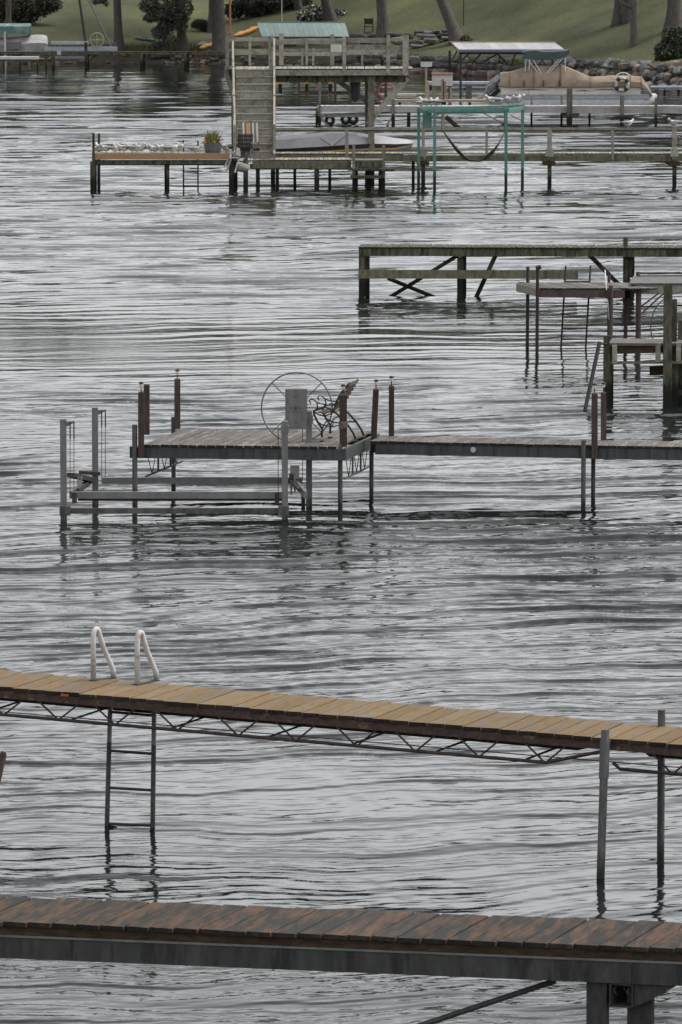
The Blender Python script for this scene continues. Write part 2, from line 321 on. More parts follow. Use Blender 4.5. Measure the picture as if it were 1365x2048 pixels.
ds = np.unique(np.concatenate([[-4, -1.5, -0.4, -0.1, 0.15, 0.5, 0.9, 1.2, 1.7, 2.2, 3, 4, 5, 6.5, 8], np.linspace(9, 60, 70), np.linspace(64, 420, 30)]))
X, Dd = np.meshgrid(xs, ds); Y = np.interp(X, SX, SY) + Dd; Z = land_z(X, Y)
def grid_mesh(name, X, Y, Z):
    nr, nc = X.shape; me = bpy.data.meshes.new(name)
    co = np.stack([X, Y, Z], -1).reshape(-1, 3).astype(np.float32)
    i = np.arange(nr * nc).reshape(nr, nc)
    q = np.stack([i[:-1, :-1], i[:-1, 1:], i[1:, 1:], i[1:, :-1]], -1).reshape(-1, 4).astype(np.int32)
    me.vertices.add(len(co)); me.vertices.foreach_set('co', co.ravel())
    me.loops.add(q.size); me.loops.foreach_set('vertex_index', q.ravel())
    me.polygons.add(len(q)); me.polygons.foreach_set('loop_start', np.arange(0, q.size, 4, dtype=np.int32))
    try: me.polygons.foreach_set('loop_total', np.full(len(q), 4, np.int32))
    except Exception: pass
    me.polygons.foreach_set('use_smooth', np.ones(len(q), bool)); me.update(calc_edges=True); return me
def lawn_material():
    m = bpy.data.materials.new('lawn_grass'); m.use_nodes = True; t = m.node_tree; n = t.nodes; l = t.links.new
    b = n['Principled BSDF']; b.inputs['Roughness'].default_value = 0.95; b.inputs['Specular IOR Level'].default_value = 0.1
    tc = n.new('ShaderNodeTexCoord')
    mp = n.new('ShaderNodeMapping'); mp.inputs['Scale'].default_value = (1, 1, 1); l(tc.outputs['Object'], mp.inputs[0])
    a = n.new('ShaderNodeTexNoise'); a.inputs['Scale'].default_value = 0.13; a.inputs['Detail'].default_value = 5; l(mp.outputs[0], a.inputs['Vector'])
    f = n.new('ShaderNodeTexNoise'); f.inputs['Scale'].default_value = 7.0; f.inputs['Detail'].default_value = 6; f.inputs['Roughness'].default_value = 0.75; l(mp.outputs[0], f.inputs['Vector'])
    r = n.new('ShaderNodeValToRGB'); e = r.color_ramp.elements; e[0].position = 0.32; e[0].color = (0.060, 0.070, 0.036, 1); e[1].position = 0.70; e[1].color = (0.185, 0.18, 0.07, 1)
    x = e.new(0.52); x.color = (0.118, 0.127, 0.06, 1); l(a.outputs[0], r.inputs[0])
    r2 = n.new('ShaderNodeMapRange'); r2.inputs['From Min'].default_value = 0.3; r2.inputs['From Max'].default_value = 0.7; r2.inputs['To Min'].default_value = 0.5; r2.inputs['To Max'].default_value = 1.35; l(f.outputs[0], r2.inputs['Value'])
    h = n.new('ShaderNodeHueSaturation'); l(r.outputs[0], h.inputs['Color']); l(r2.outputs[0], h.inputs['Value']); h.inputs['Saturation'].default_value = 0.82
    # bare earth on the bank next to the water
    at = n.new('ShaderNodeAttribute'); at.attribute_name = 'earth'
    ad = n.new('ShaderNodeMath'); ad.operation = 'MULTIPLY_ADD'; ad.inputs[1].default_value = 0.9; ad.inputs[2].default_value = -0.45; l(f.outputs[0], ad.inputs[0])
    s = n.new('ShaderNodeMath'); s.operation = 'ADD'; s.use_clamp = True; l(ad.outputs[0], s.inputs[0]); l(at.outputs['Fac'], s.inputs[1])
    er = n.new('ShaderNodeValToRGB'); er.color_ramp.elements[0].color = (0.03, 0.026, 0.02, 1); er.color_ramp.elements[1].color = (0.14, 0.115, 0.09, 1); l(f.outputs[0], er.inputs[0])
    mm = n.new('ShaderNodeMix'); mm.data_type = 'RGBA'; l(s.outputs[0], mm.inputs['Factor']); l(h.outputs[0], mm.inputs['A']); l(er.outputs[0], mm.inputs['B'])
    l(mm.outputs['Result'], b.inputs['Base Color'])
    bp = n.new('ShaderNodeBump'); bp.inputs['Strength'].default_value = 0.9; bp.inputs['Distance'].default_value = 0.2; l(f.outputs[0], bp.inputs['Height']); l(bp.outputs[0], b.inputs['Normal'])
    return m
me = grid_mesh('lawn', X, Y, Z); me.materials.append(lawn_material())
at = me.attributes.new('earth', 'FLOAT', 'POINT')
at.data.foreach_set('value', np.clip(1.25 - Dd / 1.7, 0, 1).astype(np.float32).ravel())
lawn = bpy.data.objects.new('lawn', me); C.objects.link(lawn); lawn['kind'] = 'structure'

# ------------------------------------------------------------------ water: a real wave surface
def water_heights(X, Y):
    rng = np.random.RandomState(11)
    row = Y * np.where(Y < 105, 0.00046, 0.00085)
    amp_mod = 0
    for k, a, p, am in [(0.045, 1.3, 0.4, 1), (0.08, 1.8, 2.1, .8), (0.13, 1.1, 4.0, .6), (0.21, 2.0, 1.0, .5), (0.33, 1.5, 5.0, .35), (0.5, 0.9, 2.5, .3)]:
        amp_mod = amp_mod + am * np.sin(k * (X * math.cos(a) * 2.2 + Y * math.sin(a)) + p)
    M = np.clip(1.0 + 0.26 * amp_mod, 0.3, 2.0)
    calm = np.exp(-((Y - 114) / 9.5) ** 2) * np.clip(0.35 - (X + 0.5) / 7, 0, 1)
    M = M * (0.56 + 0.44 * np.clip((Y - 52) / 45, 0, 1)); Mc = 1 - 0.85 * calm
    # slow warp keeps the crests from being ruler-straight
    Xw = X + 0.5 * np.sin(0.9 * Y + 0.35 * X + 1.0) + 0.8 * np.sin(0.23 * Y - 0.5 * X)
    Yw = Y + 0.25 * np.sin(0.55 * X + 0.15 * Y) + 0.12 * np.sin(1.7 * X + 0.6 * Y + 2.0) + 0.06 * np.sin(3.9 * X - 1.1 * Y)
    Yj = Yw + 0.030 * np.sin(4.7 * X + 1.3 * Y) + 0.022 * np.sin(9.1 * X - 4.2 * Y + 1) + 0.016 * np.sin(17.3 * X + 6.1 * Y + 2) * np.sin(2.1 * X + 0.7 * Y) + 0.012 * np.sin(29 * X - 9 * Y)
    H = np.zeros_like(X)
    def saw(arg, p):                       # short steep face towards the camera, long gentle back
        t = (arg / (2 * math.pi)) % 1.0
        return np.where(t < p, -np.cos(math.pi * t / p), np.cos(math.pi * (t - p) / (1 - p)))
    trains = [(l_, 'main') for l_ in np.exp(np.linspace(np.log(1.05), np.log(1.95), 8))] + [(l_, 'long') for l_ in np.exp(np.linspace(np.log(2.4), np.log(6.5), 8))] \
        + [(l_, 'ripple') for l_ in np.exp(np.linspace(np.log(0.34), np.log(0.85), 13))] + [(l_, 'short') for l_ in np.exp(np.linspace(np.log(0.15), np.log(0.28), 14))]
    for L_, kd in trains:
        k = 2 * math.pi / L_; p = 0.5
        if kd == 'long': th = R(95) + rng.normal(0, R(10)); st = 0.0065; p = 0.085
        elif kd == 'main': th = R(101) + rng.normal(0, R(5)); st = 0.052; p = 0.034
        elif kd == 'ripple': th = R(102) + rng.normal(0, R(13)); st = 0.035; p = 0.075
        else: th = R(100) + rng.normal(0, R(45)); st = 0.024
        if p < 0.5: p = np.maximum(p, 1.6 * row / L_)
        ph = rng.uniform(0, 6.283); e = 0
        for q in range(4):
            ka = rng.uniform(0.25, 1.1) if kd != 'long' else rng.uniform(0.1, 0.4); aa = rng.uniform(0, 6.28)
            e = e + np.sin(ka * (1.0 * Xw * math.cos(aa) + 0.8 * Yw * math.sin(aa)) + rng.uniform(0, 6.28))
        env = np.clip(0.22 + 0.40 * e, 0.0, 1.4) if kd == 'main' else np.clip(0.15 + 0.42 * e, 0.0, 1.5) if kd == 'ripple' else np.clip(0.5 + 0.36 * e, 0.0, 1.5)
        fade = np.clip((L_ / row - 3.0) / 4.0, 0, 1)
        arg = k * (Xw * math.cos(th) + (Yj if kd in ('main', 'ripple') else Yw) * math.sin(th)) + ph
        s_ = np.sin(arg) if kd == 'short' else saw(arg, p)
        H += fade * env * (st / k) * s_ * (M if kd != 'long' else (0.6 + 0.4 * M) * (1 + 3.2 * np.clip((Y - 120) / 100, 0, 1))) * (Mc if kd in ('main', 'long') else 0.45 + 0.55 * Mc)
    far = np.clip((np.interp(X, SX, SY) - Y) / 60, 0.22, 1)
    return H * far
ys = [36.0]
while ys[-1] < 350: ys.append(ys[-1] * (1.00046 if ys[-1] < 105 else 1.00085))
ys = np.array([-300, -120, -40, 0, 15, 25, 31, 34] + ys + [380, 440])
us = np.concatenate([[-3.0, -1.2, -0.5, -0.25, -0.16, -0.125], np.linspace(-0.105, 0.105, 240), [0.125, 0.16, 0.25, 0.5, 1.2, 3.0]])
U, Yg = np.meshgrid(us, ys)
Xg = U * np.maximum(np.abs(Yg), 36.0)
inner = (np.abs(U) <= 0.106) & (Yg >= 36) & (Yg < 350)
Hg = np.where(inner, water_heights(Xg, Yg), 0)
me = grid_mesh('water', Xg, Yg, Hg)
m = bpy.data.materials.new('lake_water'); m.use_nodes = True; n = m.node_tree.nodes; l = m.node_tree.links.new
b = n['Principled BSDF']; b.inputs['Base Color'].default_value = (0.008, 0.010, 0.009, 1); b.inputs['Roughness'].default_value = 0.035; b.inputs['IOR'].default_value = 1.28
tc = n.new('ShaderNodeTexCoord'); mp = n.new('ShaderNodeMapping'); mp.inputs['Scale'].default_value = (0.55, 1.0, 1.0); l(tc.outputs['Object'], mp.inputs[0])
nz = n.new('ShaderNodeTexNoise'); nz.inputs['Scale'].default_value = 5.5; nz.inputs['Detail'].default_value = 4; l(mp.outputs[0], nz.inputs['Vector'])
bp = n.new('ShaderNodeBump'); bp.inputs['Strength'].default_value = 0.22; bp.inputs['Distance'].default_value = 0.02; l(nz.outputs[0], bp.inputs['Height']); l(bp.outputs[0], b.inputs['Normal'])
me.materials.append(m)
water = bpy.data.objects.new('water', me); C.objects.link(water); water['kind'] = 'structure'
# ------------------------------------------------------------------ foreground dock (bottom of the picture)
def edge(y0, y1, z): return lambda px: G(px, y0 + (y1 - y0) * px / 1365.0, z)
def channel(m, p0, p1, inward, h, fl, th=0.008):           # C-section beam, web on the outside, top at p.z
    i = Vector(inward).normalized(); up = Vector((0, 0, 1))
    m.hexa([p0 - up * h, p1 - up * h, p1 - up * h + i * th, p0 - up * h + i * th, p0, p1, p1 + i * th, p0 + i * th])
    for zz in (0.0, -h + th):
        a, b = p0 + up * zz + i * th, p1 + up * zz + i * th
        m.hexa([a - up * th, b - up * th, b - up * th + i * fl, a - up * th + i * fl, a, b, b + i * fl, a + i * fl])
zA = 1.1; eA = edge(1843, 1897, zA); acA = G(792, 1822.4, zA) - G(700, 1870.7, zA); nA = acA.normalized(); UP = Vector((0, 0, 1))
alA = (eA(1365) - eA(0)).normalized()
dockA = thing('dock', 'dark brown stained plank dock on a grey steel beam across the bottom', 'dock', (eA(682).x, eA(682).y, 0))
planks(dockA, eA(-330), alA, acA, 44, 0.197, 0.005, 0.036, 'wood_brown', jitter=0.03, tilt=0.010, variants=6)
for nm, inset in (('stringer', 0.035), ('stringer', acA.length - 0.09)):
    m = MB(); a, b = eA(-330) + nA * inset - UP * 0.073, eA(1700) + nA * inset - UP * 0.073; m.beam(a, b, 0.045, 0.066); m.build(nm, 'wood_stringer', dockA)
m = MB(); channel(m, eA(-330) + nA * 0.012 - UP * 0.109, eA(1262) + nA * 0.012 - UP * 0.109, nA, 0.19, 0.07); m.build('steel_beam', 'steel_galvanised', dockA)
m = MB(); channel(m, eA(1262.4) + nA * 0.012 - UP * 0.109, eA(1700) + nA * 0.012 - UP * 0.109, nA, 0.19, 0.07); m.build('steel_beam', 'steel_galvanised', dockA)
m = MB(); channel(m, eA(1700) + nA * (acA.length - 0.03) - UP * 0.109, eA(-330) + nA * (acA.length - 0.03) - UP * 0.109, -nA, 0.19, 0.07); m.build('steel_beam', 'steel_galvanised', dockA)
m = MB(); m.beam(eA(-330) + nA * 0.006 - UP * 0.118, eA(1700) + nA * 0.006 - UP * 0.118, 0.008, 0.018); m.build('beam_lip_highlight', 'aluminium', dockA)  # lip in a lighter metal than the beam, painting the highlight along its top edge
cA = eA(1242) - UP * (0.109 + 0.194)                          # where the tube socket hangs
half = 0.093; th = 0.012
for sx, sz, w_, h_ in ((-half + th / 2, -half, th, 2 * half), (half - th / 2, -half, th, 2 * half), (0, -th / 2, 2 * half - 2 * th, th), (0, -2 * half + th / 2, 2 * half - 2 * th, th)):
    m = MB(); p = cA + alA * sx + UP * sz + nA * 0.02; m.beam(p, p + nA * (acA.length - 0.06), w_, h_); m.build('socket_plate', 'steel_pipe_dark', dockA)
for off, wd, dp in ((-0.205, 0.165, 0.10), (0.115, 0.20, 0.16)):
    m = MB(); p = cA + alA * off + nA * dp; q = p.copy(); q.z = -1.6
    m.beam(p, q, wd, 0.07, up=nA); m.build('leg', 'steel_pipe_dark', dockA)
m = MB(); g0 = cA + alA * (half + 0.002) + nA * 0.05
m.prism([g0 - UP * 0.004, g0 - UP * 0.185, g0 + alA * 0.12 - UP * 0.13, g0 + alA * 0.33 - UP * 0.004], nA * 0.012); m.build('gusset', 'steel_pipe_dark', dockA)
yb = eA(1100).y + 0.25
m = MB(); m.tube([W(1112, 1962, yb), W(560, 2145, yb + 0.05)], 0.023, 10); m.build('brace_pipe', 'steel_pipe_dark', dockA, smooth=True)
for k in range(5):
    a = cA + alA * random.uniform(-.07, .07) - UP * random.uniform(.02, .05) + nA * 0.06; b = a + alA * random.uniform(-.03, .04) - UP * random.uniform(.03, .07) + nA * random.uniform(-.03, .03)
    m = MB(); m.tube([a, (a + b) / 2 + alA * random.uniform(-.02, .02), b], 0.003, 5); m.build('dry_stalk', 'wood_tan', dockA)

# ------------------------------------------------------------------ truss dock with ladder
zB = 1.3; eB = edge(1374, 1490, zB); acB = G(772, 1405.5, zB) - G(700, 1433.5, zB); nB = acB.normalized(); wB = acB.length
alB = (eB(1365) - eB(0)).normalized()
dockB = thing('dock', 'yellowish plank dock on a rusty zigzag truss with a ladder', 'dock', (eB(682).x, eB(682).y, 0))
planks(dockB, eB(-330), alB, acB, 59, 0.196, 0.014, 0.038, 'wood_tan', jitter=0.022, tilt=0.009, variants=6)
bot = {0: 5, 1: 115, 2: 228, 3: 353, 4: 475, 5: 590, 6: 712, 7: 830, 8: 957, 9: 1090}
for side, ins in ((0, 0.02), (1, wB - 0.06)):
    sh = nB * ins
    for x0, x1 in ((-330, 1208), (1214, 1700)):
        m = MB(); m.beam(eB(x0) + sh - UP * 0.076, eB(x1) + sh - UP * 0.076, 0.014, 0.072); m.beam(eB(x0) + sh - UP * 0.0445 + nB * 0.026, eB(x1) + sh - UP * 0.0445 + nB * 0.026, 0.04, 0.009); m.build('top_chord', 'steel_rusty', dockB)
    dz = UP * 0.285
    m = MB(); m.tube([eB(-330) + sh - dz, eB(1092) + sh - dz, eB(1204) + sh - UP * 0.13], 0.018, 7); m.build('bottom_chord', 'steel_rust_dark', dockB, smooth=True)
    m = MB(); m.tube([eB(1226) + sh - dz * 0.8, eB(1240) + sh - dz, eB(1700) + sh - dz], 0.018, 7); m.build('bottom_chord', 'steel_rust_dark', dockB, smooth=True)
    for k, px in list(bot.items()) + [(10, 1345), (11, 1470), (-1, -110), (-2, -225)]:
        n0 = eB(px) + sh - dz + UP * 0.012
        for s_ in (-1, 1):
            m = MB(); m.tube([n0 + alB * 0.02 * s_, eB(px + 42 * s_) + sh - UP * 0.105], 0.0095, 6); m.build('strut', 'steel_rust_dark', dockB)
        if side == 0:
            m = MB(); m.box(eB(px + 42) + sh - UP * 0.085 + nB * 0.0, (0.055, 0.016, 0.05), math.atan2(alB.y, alB.x)); m.build('weld_plate', 'steel_rusty', dockB)
    if side == 0:
        m = MB(); m.tube([eB(-330) + sh - dz * 0.96 + nB * 0.05, eB(1365) + sh - dz * 0.8 + nB * 0.05, eB(1700) + sh - dz * 0.8 + nB * 0.05], 0.006, 5); m.build('cable', 'steel_pipe', dockB)
for px in (-20, 150, 350, 545, 712, 880, 1060):
    m = MB(); m.beam(eB(px - 8) + nB * 0.03 - UP * 0.27, eB(px + 70) + nB * (wB - 0.08) - UP * 0.115, 0.03, 0.012); m.build('cross_brace', 'steel_rust_dark', dockB)
m = MB(); a = eB(122) - UP * 0.028 - nB * 0.004; m.beam(a, a + alB * 0.09, 0.006, 0.022); m.build('paint_mark', 'orange_paint', dockB)
# posts
pb = eB(1215) - nB * 0.055; foot = G(1202, 1757, 0); d_ = (foot - (pb + UP * 0.1))
top = pb + UP * 0.09; bott = foot + d_.normalized() * 1.2
m = MB(); m.tube([top, bott], 0.039, 14); m.build('leg', 'steel_pipe', dockB, smooth=True)
dn = (bott - top).normalized()
m = MB(); m.tube([top + dn * 0.1, top + dn * 0.46], 0.047, 14); m.build('leg_sleeve', 'aluminium_dull', dockB, smooth=True)
pb2 = eB(1295) + nB * (wB + 0.05); pb2 = W(1324, 1440, pb2.y)
m = MB(); m.tube([(pb2.x, pb2.y, zB + 0.16), (pb2.x, pb2.y, -1.2)], 0.036, 14); m.build('leg', 'steel_pipe', dockB, smooth=True)
m = MB(); q = Vector((pb2.x, pb2.y, zB - 0.12)); m.box(q - nB * 0.05, (0.1, 0.06, 0.06), math.atan2(alB.y, alB.x)); m.build('leg_clamp', 'steel_rust_dark', dockB)
# ladder on the far side
lad = thing('swim_ladder', 'dock ladder with white looped handrails and dark rungs reaching into the water', 'ladder', G(262, 1640, 0))
tops = [eB(218) + nB * (wB + 0.03), eB(306) + nB * (wB + 0.03)]
tops = [W(222, 1368, tops[0].y), W(309, 1376, tops[1].y)]
feet = [G(214, 1652, 0), G(305.5, 1656, 0)]
def on(i, t): return tops[i] + (feet[i] - tops[i]) * t
for i in (0, 1):
    a, b = on(i, -0.02), on(i, 1.45)
    m = MB(); m.tube([on(i, 0.0), on(i, 0.42)], 0.024, 10); m.build('stile', 'aluminium', lad, smooth=True)
    m = MB(); m.tube([on(i, 0.421), b], 0.0245, 10); m.build('stile_lower', 'steel_pipe_dark', lad, smooth=True)
for t in (0.20, 0.475, 0.735, 0.985):
    m = MB(); m.tube([on(0, t), on(1, t)], 0.0145, 8); m.build('rung', 'steel_rust_dark', lad, smooth=True)
for i, (fx, fy, bx_, by_) in enumerate(((187, 1362, 227.5, 1357), (275, 1370, 313, 1362))):
    f = G(fx, fy, zB); b = G(bx_, by_, zB)
    f = f + Vector((0, 0, 0.004)); b = b + Vector((0, 0, 0.004)); dirh = (b - f); hgt = 0.525
    pts = [f, f + UP * (hgt - 0.09) + dirh * 0.0]
    for k in range(1, 7):
        t = k / 6 * math.pi * 0.92; pts.append(f + dirh * (0.16 - 0.16 * math.cos(t)) + UP * (hgt - 0.09 + 0.09 * math.sin(t)))
    pts += [f + dirh * 0.52 + UP * (hgt * 0.60), b + UP * 0.09 - dirh * 0.03, b + UP * 0.01]
    m = MB(); m.tube(pts, 0.027, 12); m.build('handrail', 'white_paint', lad, smooth='all')
    m = MB(); m.beam(f - dirh * 0.12 + UP * 0.001, b + dirh * 0.05 + UP * 0.001, 0.07, 0.009); m.build('foot_plate', 'steel_rust_dark', lad)
# leaning pole cut by the left edge
a, b = G(-42, 1718, 0), None
top = W(7, 1506, a.y + 0.1); dn = (a - top)
m = MB(); m.tube([top - dn * 0.0 + Vector((0, 0, .012)), top + dn * 0.02, a + dn * 0.5], [0.022, 0.036, 0.04], 12)
o = m.build('leaning_pole', 'wood_post_brown', None, smooth=True)
tag(o, 'brown leaning pole in the water cut off by the left edge', 'pole')

# ------------------------------------------------------------------ platform dock with bench and lamp posts
zC = 1.0; cFL, cFR, cBL = G(285, 889, zC), G(690, 893.5, zC), G(365, 858, zC); acC = cBL - cFL; nC = acC.normalized(); wC = acC.length; alC = (cFR - cFL).normalized(); lC = (cFR - cFL).length
dockC = thing('dock', 'grey plank platform dock with brown lamp posts and long walkway to the right', 'dock', ((cFL + cFR).x / 2, cFL.y, 0))
planks(dockC, cFL, alC, acC, int(lC / 0.142), 0.142, 0.013, 0.034, 'wood_deck_grey', jitter=0.02)
wF0 = G(741, 881.8, zC); wF1 = G(1365, 894, zC); alW = (wF1 - wF0).normalized(); acW = nC * 0.85
planks(dockC, wF0, alW, acW, 52, 0.142, 0.008, 0.034, 'wood_deck_grey', jitter=0.02)
t_ = 0.036
m = MB(); channel(m, cFL - alC * 0.2 - UP * t_ + nC * 0.01, cFR + alC * 0.02 - UP * t_ + nC * 0.01, nC, 0.175, 0.05); m.build('steel_beam', 'steel_green_grey', dockC)
m = MB(); channel(m, cFR + acC - UP * t_ - nC * 0.02, cFL + acC - UP * t_ - nC * 0.02, -nC, 0.175, 0.05); m.build('steel_beam', 'steel_green_grey', dockC)
m = MB(); channel(m, cFR + alC * 0.015 + nC * 0.03 - UP * t_, cFR + alC * 0.015 + acC - UP * t_, -alC, 0.175, 0.05); m.build('steel_beam', 'steel_green_grey', dockC)
m = MB(); channel(m, cFL - alC * 0.015 + acC - UP * t_, cFL - alC * 0.015 + nC * 0.08 - UP * t_, alC, 0.175, 0.05); m.build('steel_beam', 'steel_green_grey', dockC)
wSplit = wF0 + alW * ((G(1166, 890, zC) - wF0).length)
m = MB(); channel(m, wF0 + alW * 0.08 - UP * t_ + nC * 0.01, wSplit - UP * t_ + nC * 0.01, nC, 0.17, 0.05); m.build('steel_beam', 'steel_green_grey', dockC)
m = MB(); channel(m, wSplit + alW * 0.006 - UP * t_ + nC * 0.01, wF1 + alW * 2.2 - UP * t_ + nC * 0.01, nC, 0.17, 0.05); m.build('steel_beam', 'steel_green_grey', dockC)
m = MB(); channel(m, wF1 + alW * 2.2 + acW - UP * t_ - nC * 0.02, wF0 + alW * 0.1 + acW - UP * t_ - nC * 0.02, -nC, 0.17, 0.05); m.build('steel_beam', 'steel_green_grey', dockC)
for px, py in ((470, 903.5), (947, 899.5)):
    p = W(px, py, (cFL.y if px < 700 else (wF0 + alW * 1.6).y) - 0.012)
    m = MB(); m.tube([p, p + Vector((0, 0.012, 0))], 0.042, 18); m.build('reflector', 'white_dull', dockC, smooth=True)
def end_truss(p0, p1, nm=3):                                      # lattice under a platform end
    L_ = (p1 - p0); lo = -UP * 0.50; a, b = p0 + lo, p1 + lo
    m = MB(); m.tube([a, b], 0.016, 6); m.build('truss_chord', 'steel_pipe', dockC)
    for k in range(nm):
        t0, t1, t2 = k / nm, (k + .5) / nm, (k + 1) / nm
        for u, v in ((t0 + .05, t1), (t2 - .05, t1)):
            m = MB(); m.tube([p0 + L_ * u - UP * 0.19, p0 + L_ * v + lo], 0.007, 5); m.build('strut', 'steel_rust_dark', dockC)
        if k:
            m = MB(); m.beam(p0 + L_ * t0 - UP * 0.19, p0 + L_ * t0 + lo, 0.03, 0.03); m.build('upright', 'steel_pipe', dockC)
end_truss(cFL + alC * 0.02 + nC * 0.12, cFL + alC * 0.02 + acC * 0.97); end_truss(cFR - alC * 0.03 + nC * 0.12, cFR - alC * 0.03 + acC * 0.75)
def pipe_leg(parent, px, ytop, Y, r=0.036, material='steel_pipe', lean=0.0, depth=-1.2):
    a = W(px, ytop, Y); b = Vector((a.x + lean, a.y, depth)); m = MB(); m.tube([a, b], r, 12); return m.build('leg', material, parent, smooth=True)
yF, yBk = cFL.y, cBL.y
for px, yt, Y_, r in ((269.5, 849, yF - .06, .04), (347, 834, yBk + .05, .036), (681, 888, yF - .05, .036), (743.5, 902, (cFR + acC * .6).y + .0, .034), (1168, 880, (wSplit).y - .06, .036), (1187.5, 914, (wSplit).y + .75, .034)):
    pipe_leg(dockC, px, yt, Y_, r)
def lamp_post(parent, px, yt, yb, Y_, wpx=12, lamp=True, lean=0.0, material='wood_post_brown'):
    wd = wpx / scl(Y_); a = W(px + lean, yt, Y_); b = W(px, yb, Y_); d = (a - b).normalized()
    m = MB(); m.beam(b, a - d * 0.015, wd, wd, up=(0, 1, 0)); i_ = wd * 0.36
    e = a - d * 0.015; m.loft([[e + Vector(q) * wd / 2 for q in ((-1, -1, 0), (1, -1, 0), (1, 1, 0), (-1, 1, 0))], [e + d * 0.015 + Vector(q) * i_ for q in ((-1, -1, 0), (1, -1, 0), (1, 1, 0), (-1, 1, 0))]])
    po = m.build('post', material, parent)
    if lamp:
        m = MB(); m.tube([a - d * .01, a + d * 0.07], 0.009, 6); m.build('lamp_stem', 'black_plastic', po)
        m = MB(); m.lathe(a + d * 0.065, [(0.012, 0), (0.026, 0.02), (0.027, 0.055)], 10); m.build('lamp_glass', 'lamp_glass', po, smooth=True)
        m = MB(); m.lathe(a + d * 0.12, [(0.038, 0), (0.036, 0.022), (0.012, 0.034)], 10); m.build('lamp_cap', 'black_plastic', po, smooth=True)
    return po
lamp_post(dockC, 282.5, 783, 915, yF - 0.06); lamp_post(dockC, 293.5, 768, 869, (cFL + acC * .62).y, 12, False); lamp_post(dockC, 355, 757, 857, yBk - 0.05)
lamp_post(dockC, 687, 788, 893, yF - 0.02, 15, True, 0, 'wood_post_brown'); lamp_post(dockC, 746.5, 778, 905, (cFR + acC * .55).y - 0.05, 12, True, 6); lamp_post(dockC, 783.5, 771, 872, (wF0 + acW).y - .05, 11)
lamp_post(dockC, 1190, 786, 917, wSplit.y - 0.05, 12); lamp_post(dockC, 1208, 784, 886, (wSplit + acW).y - .05, 11)
# ropes lashed on the post beside the bench
p = W(687, 850, yF - 0.02)
for k in range(5):
    m = MB(); z_ = p.z + k * 0.022 - 0.05; hw = 0.062
    m.tube([(p.x - hw, p.y - hw, z_), (p.x + hw, p.y - hw, z_ + .012), (p.x + hw, p.y + hw, z_ + .004), (p.x - hw, p.y + hw, z_ + .01), (p.x - hw, p.y - hw, z_)], 0.011, 6); m.build('rope', 'wood_mossy_pale', dockC)

# garden bench
yN = (cFR - alC * 0.25 + nC * 0.75).y; sB = scl(yN); base = W(672, 872, yN); base.z = zC
bench = thing('bench', 'garden bench with scrolled iron ends and wooden slats on the platform dock', 'bench', base)
dep = nC * 0.6
def bp_(px, py): return W(px, py - 2, yN)
ends = {'back_leg': [(712, 880), (707, 868), (697, 853), (684, 838), (668, 824), (673, 806), (682, 789), (691, 777), (701, 767)],
        'front_leg': [(644, 876), (645, 860), (636, 846), (629, 832), (628, 822)],
        'arm': [(622, 809), (619, 804), (622, 800), (628, 801), (633, 806), (641, 809), (655, 812), (668, 812), (678, 809)],
        'seat_rail': [(628, 824), (638, 832), (650, 834), (661, 830), (668, 824)],
        'arm_scroll': [(634, 808), (636, 816), (630, 824), (636, 820), (648, 816), (660, 819), (668, 824)],
        'stretcher': [(636, 846), (648, 853), (665, 855), (684, 852), (697, 853)],
        'leg_scroll': [(645, 858), (652, 846), (660, 842), (668, 846), (664, 855)]}
for k in range(2):
    for nm, pl in ends.items():
        pts = [bp_(*q) + dep * k for q in pl]
        m = MB(); m.tube(pts, 0.017 if 'leg' in nm and 'scroll' not in nm else 0.011, 6); m.build(nm, 'iron_black', bench, smooth='all')
    for q in ((644, 876), (712, 880)):
        m = MB(); c = bp_(*q) + dep * k; m.box((c.x, c.y, zC + 0.012), (0.07, 0.05, 0.024)); m.build('foot', 'iron_black', bench)
for q0, q1, cnt in (((671, 818), (699, 771), 7), ((631, 823), (664, 822), 5)):
    for k in range(cnt):
        t = k / (cnt - 1); c = bp_(q0[0] + (q1[0] - q0[0]) * t, q0[1] + (q1[1] - q0[1]) * t + (6 * math.sin(t * 3.14) if cnt == 5 else 0))
        m = MB(); m.beam(c - dep * 0.04, c + dep * 1.04, 0.05 if cnt == 5 else 0.018, 0.018 if cnt == 5 else 0.05); m.build('slat', 'wood_bench', bench)

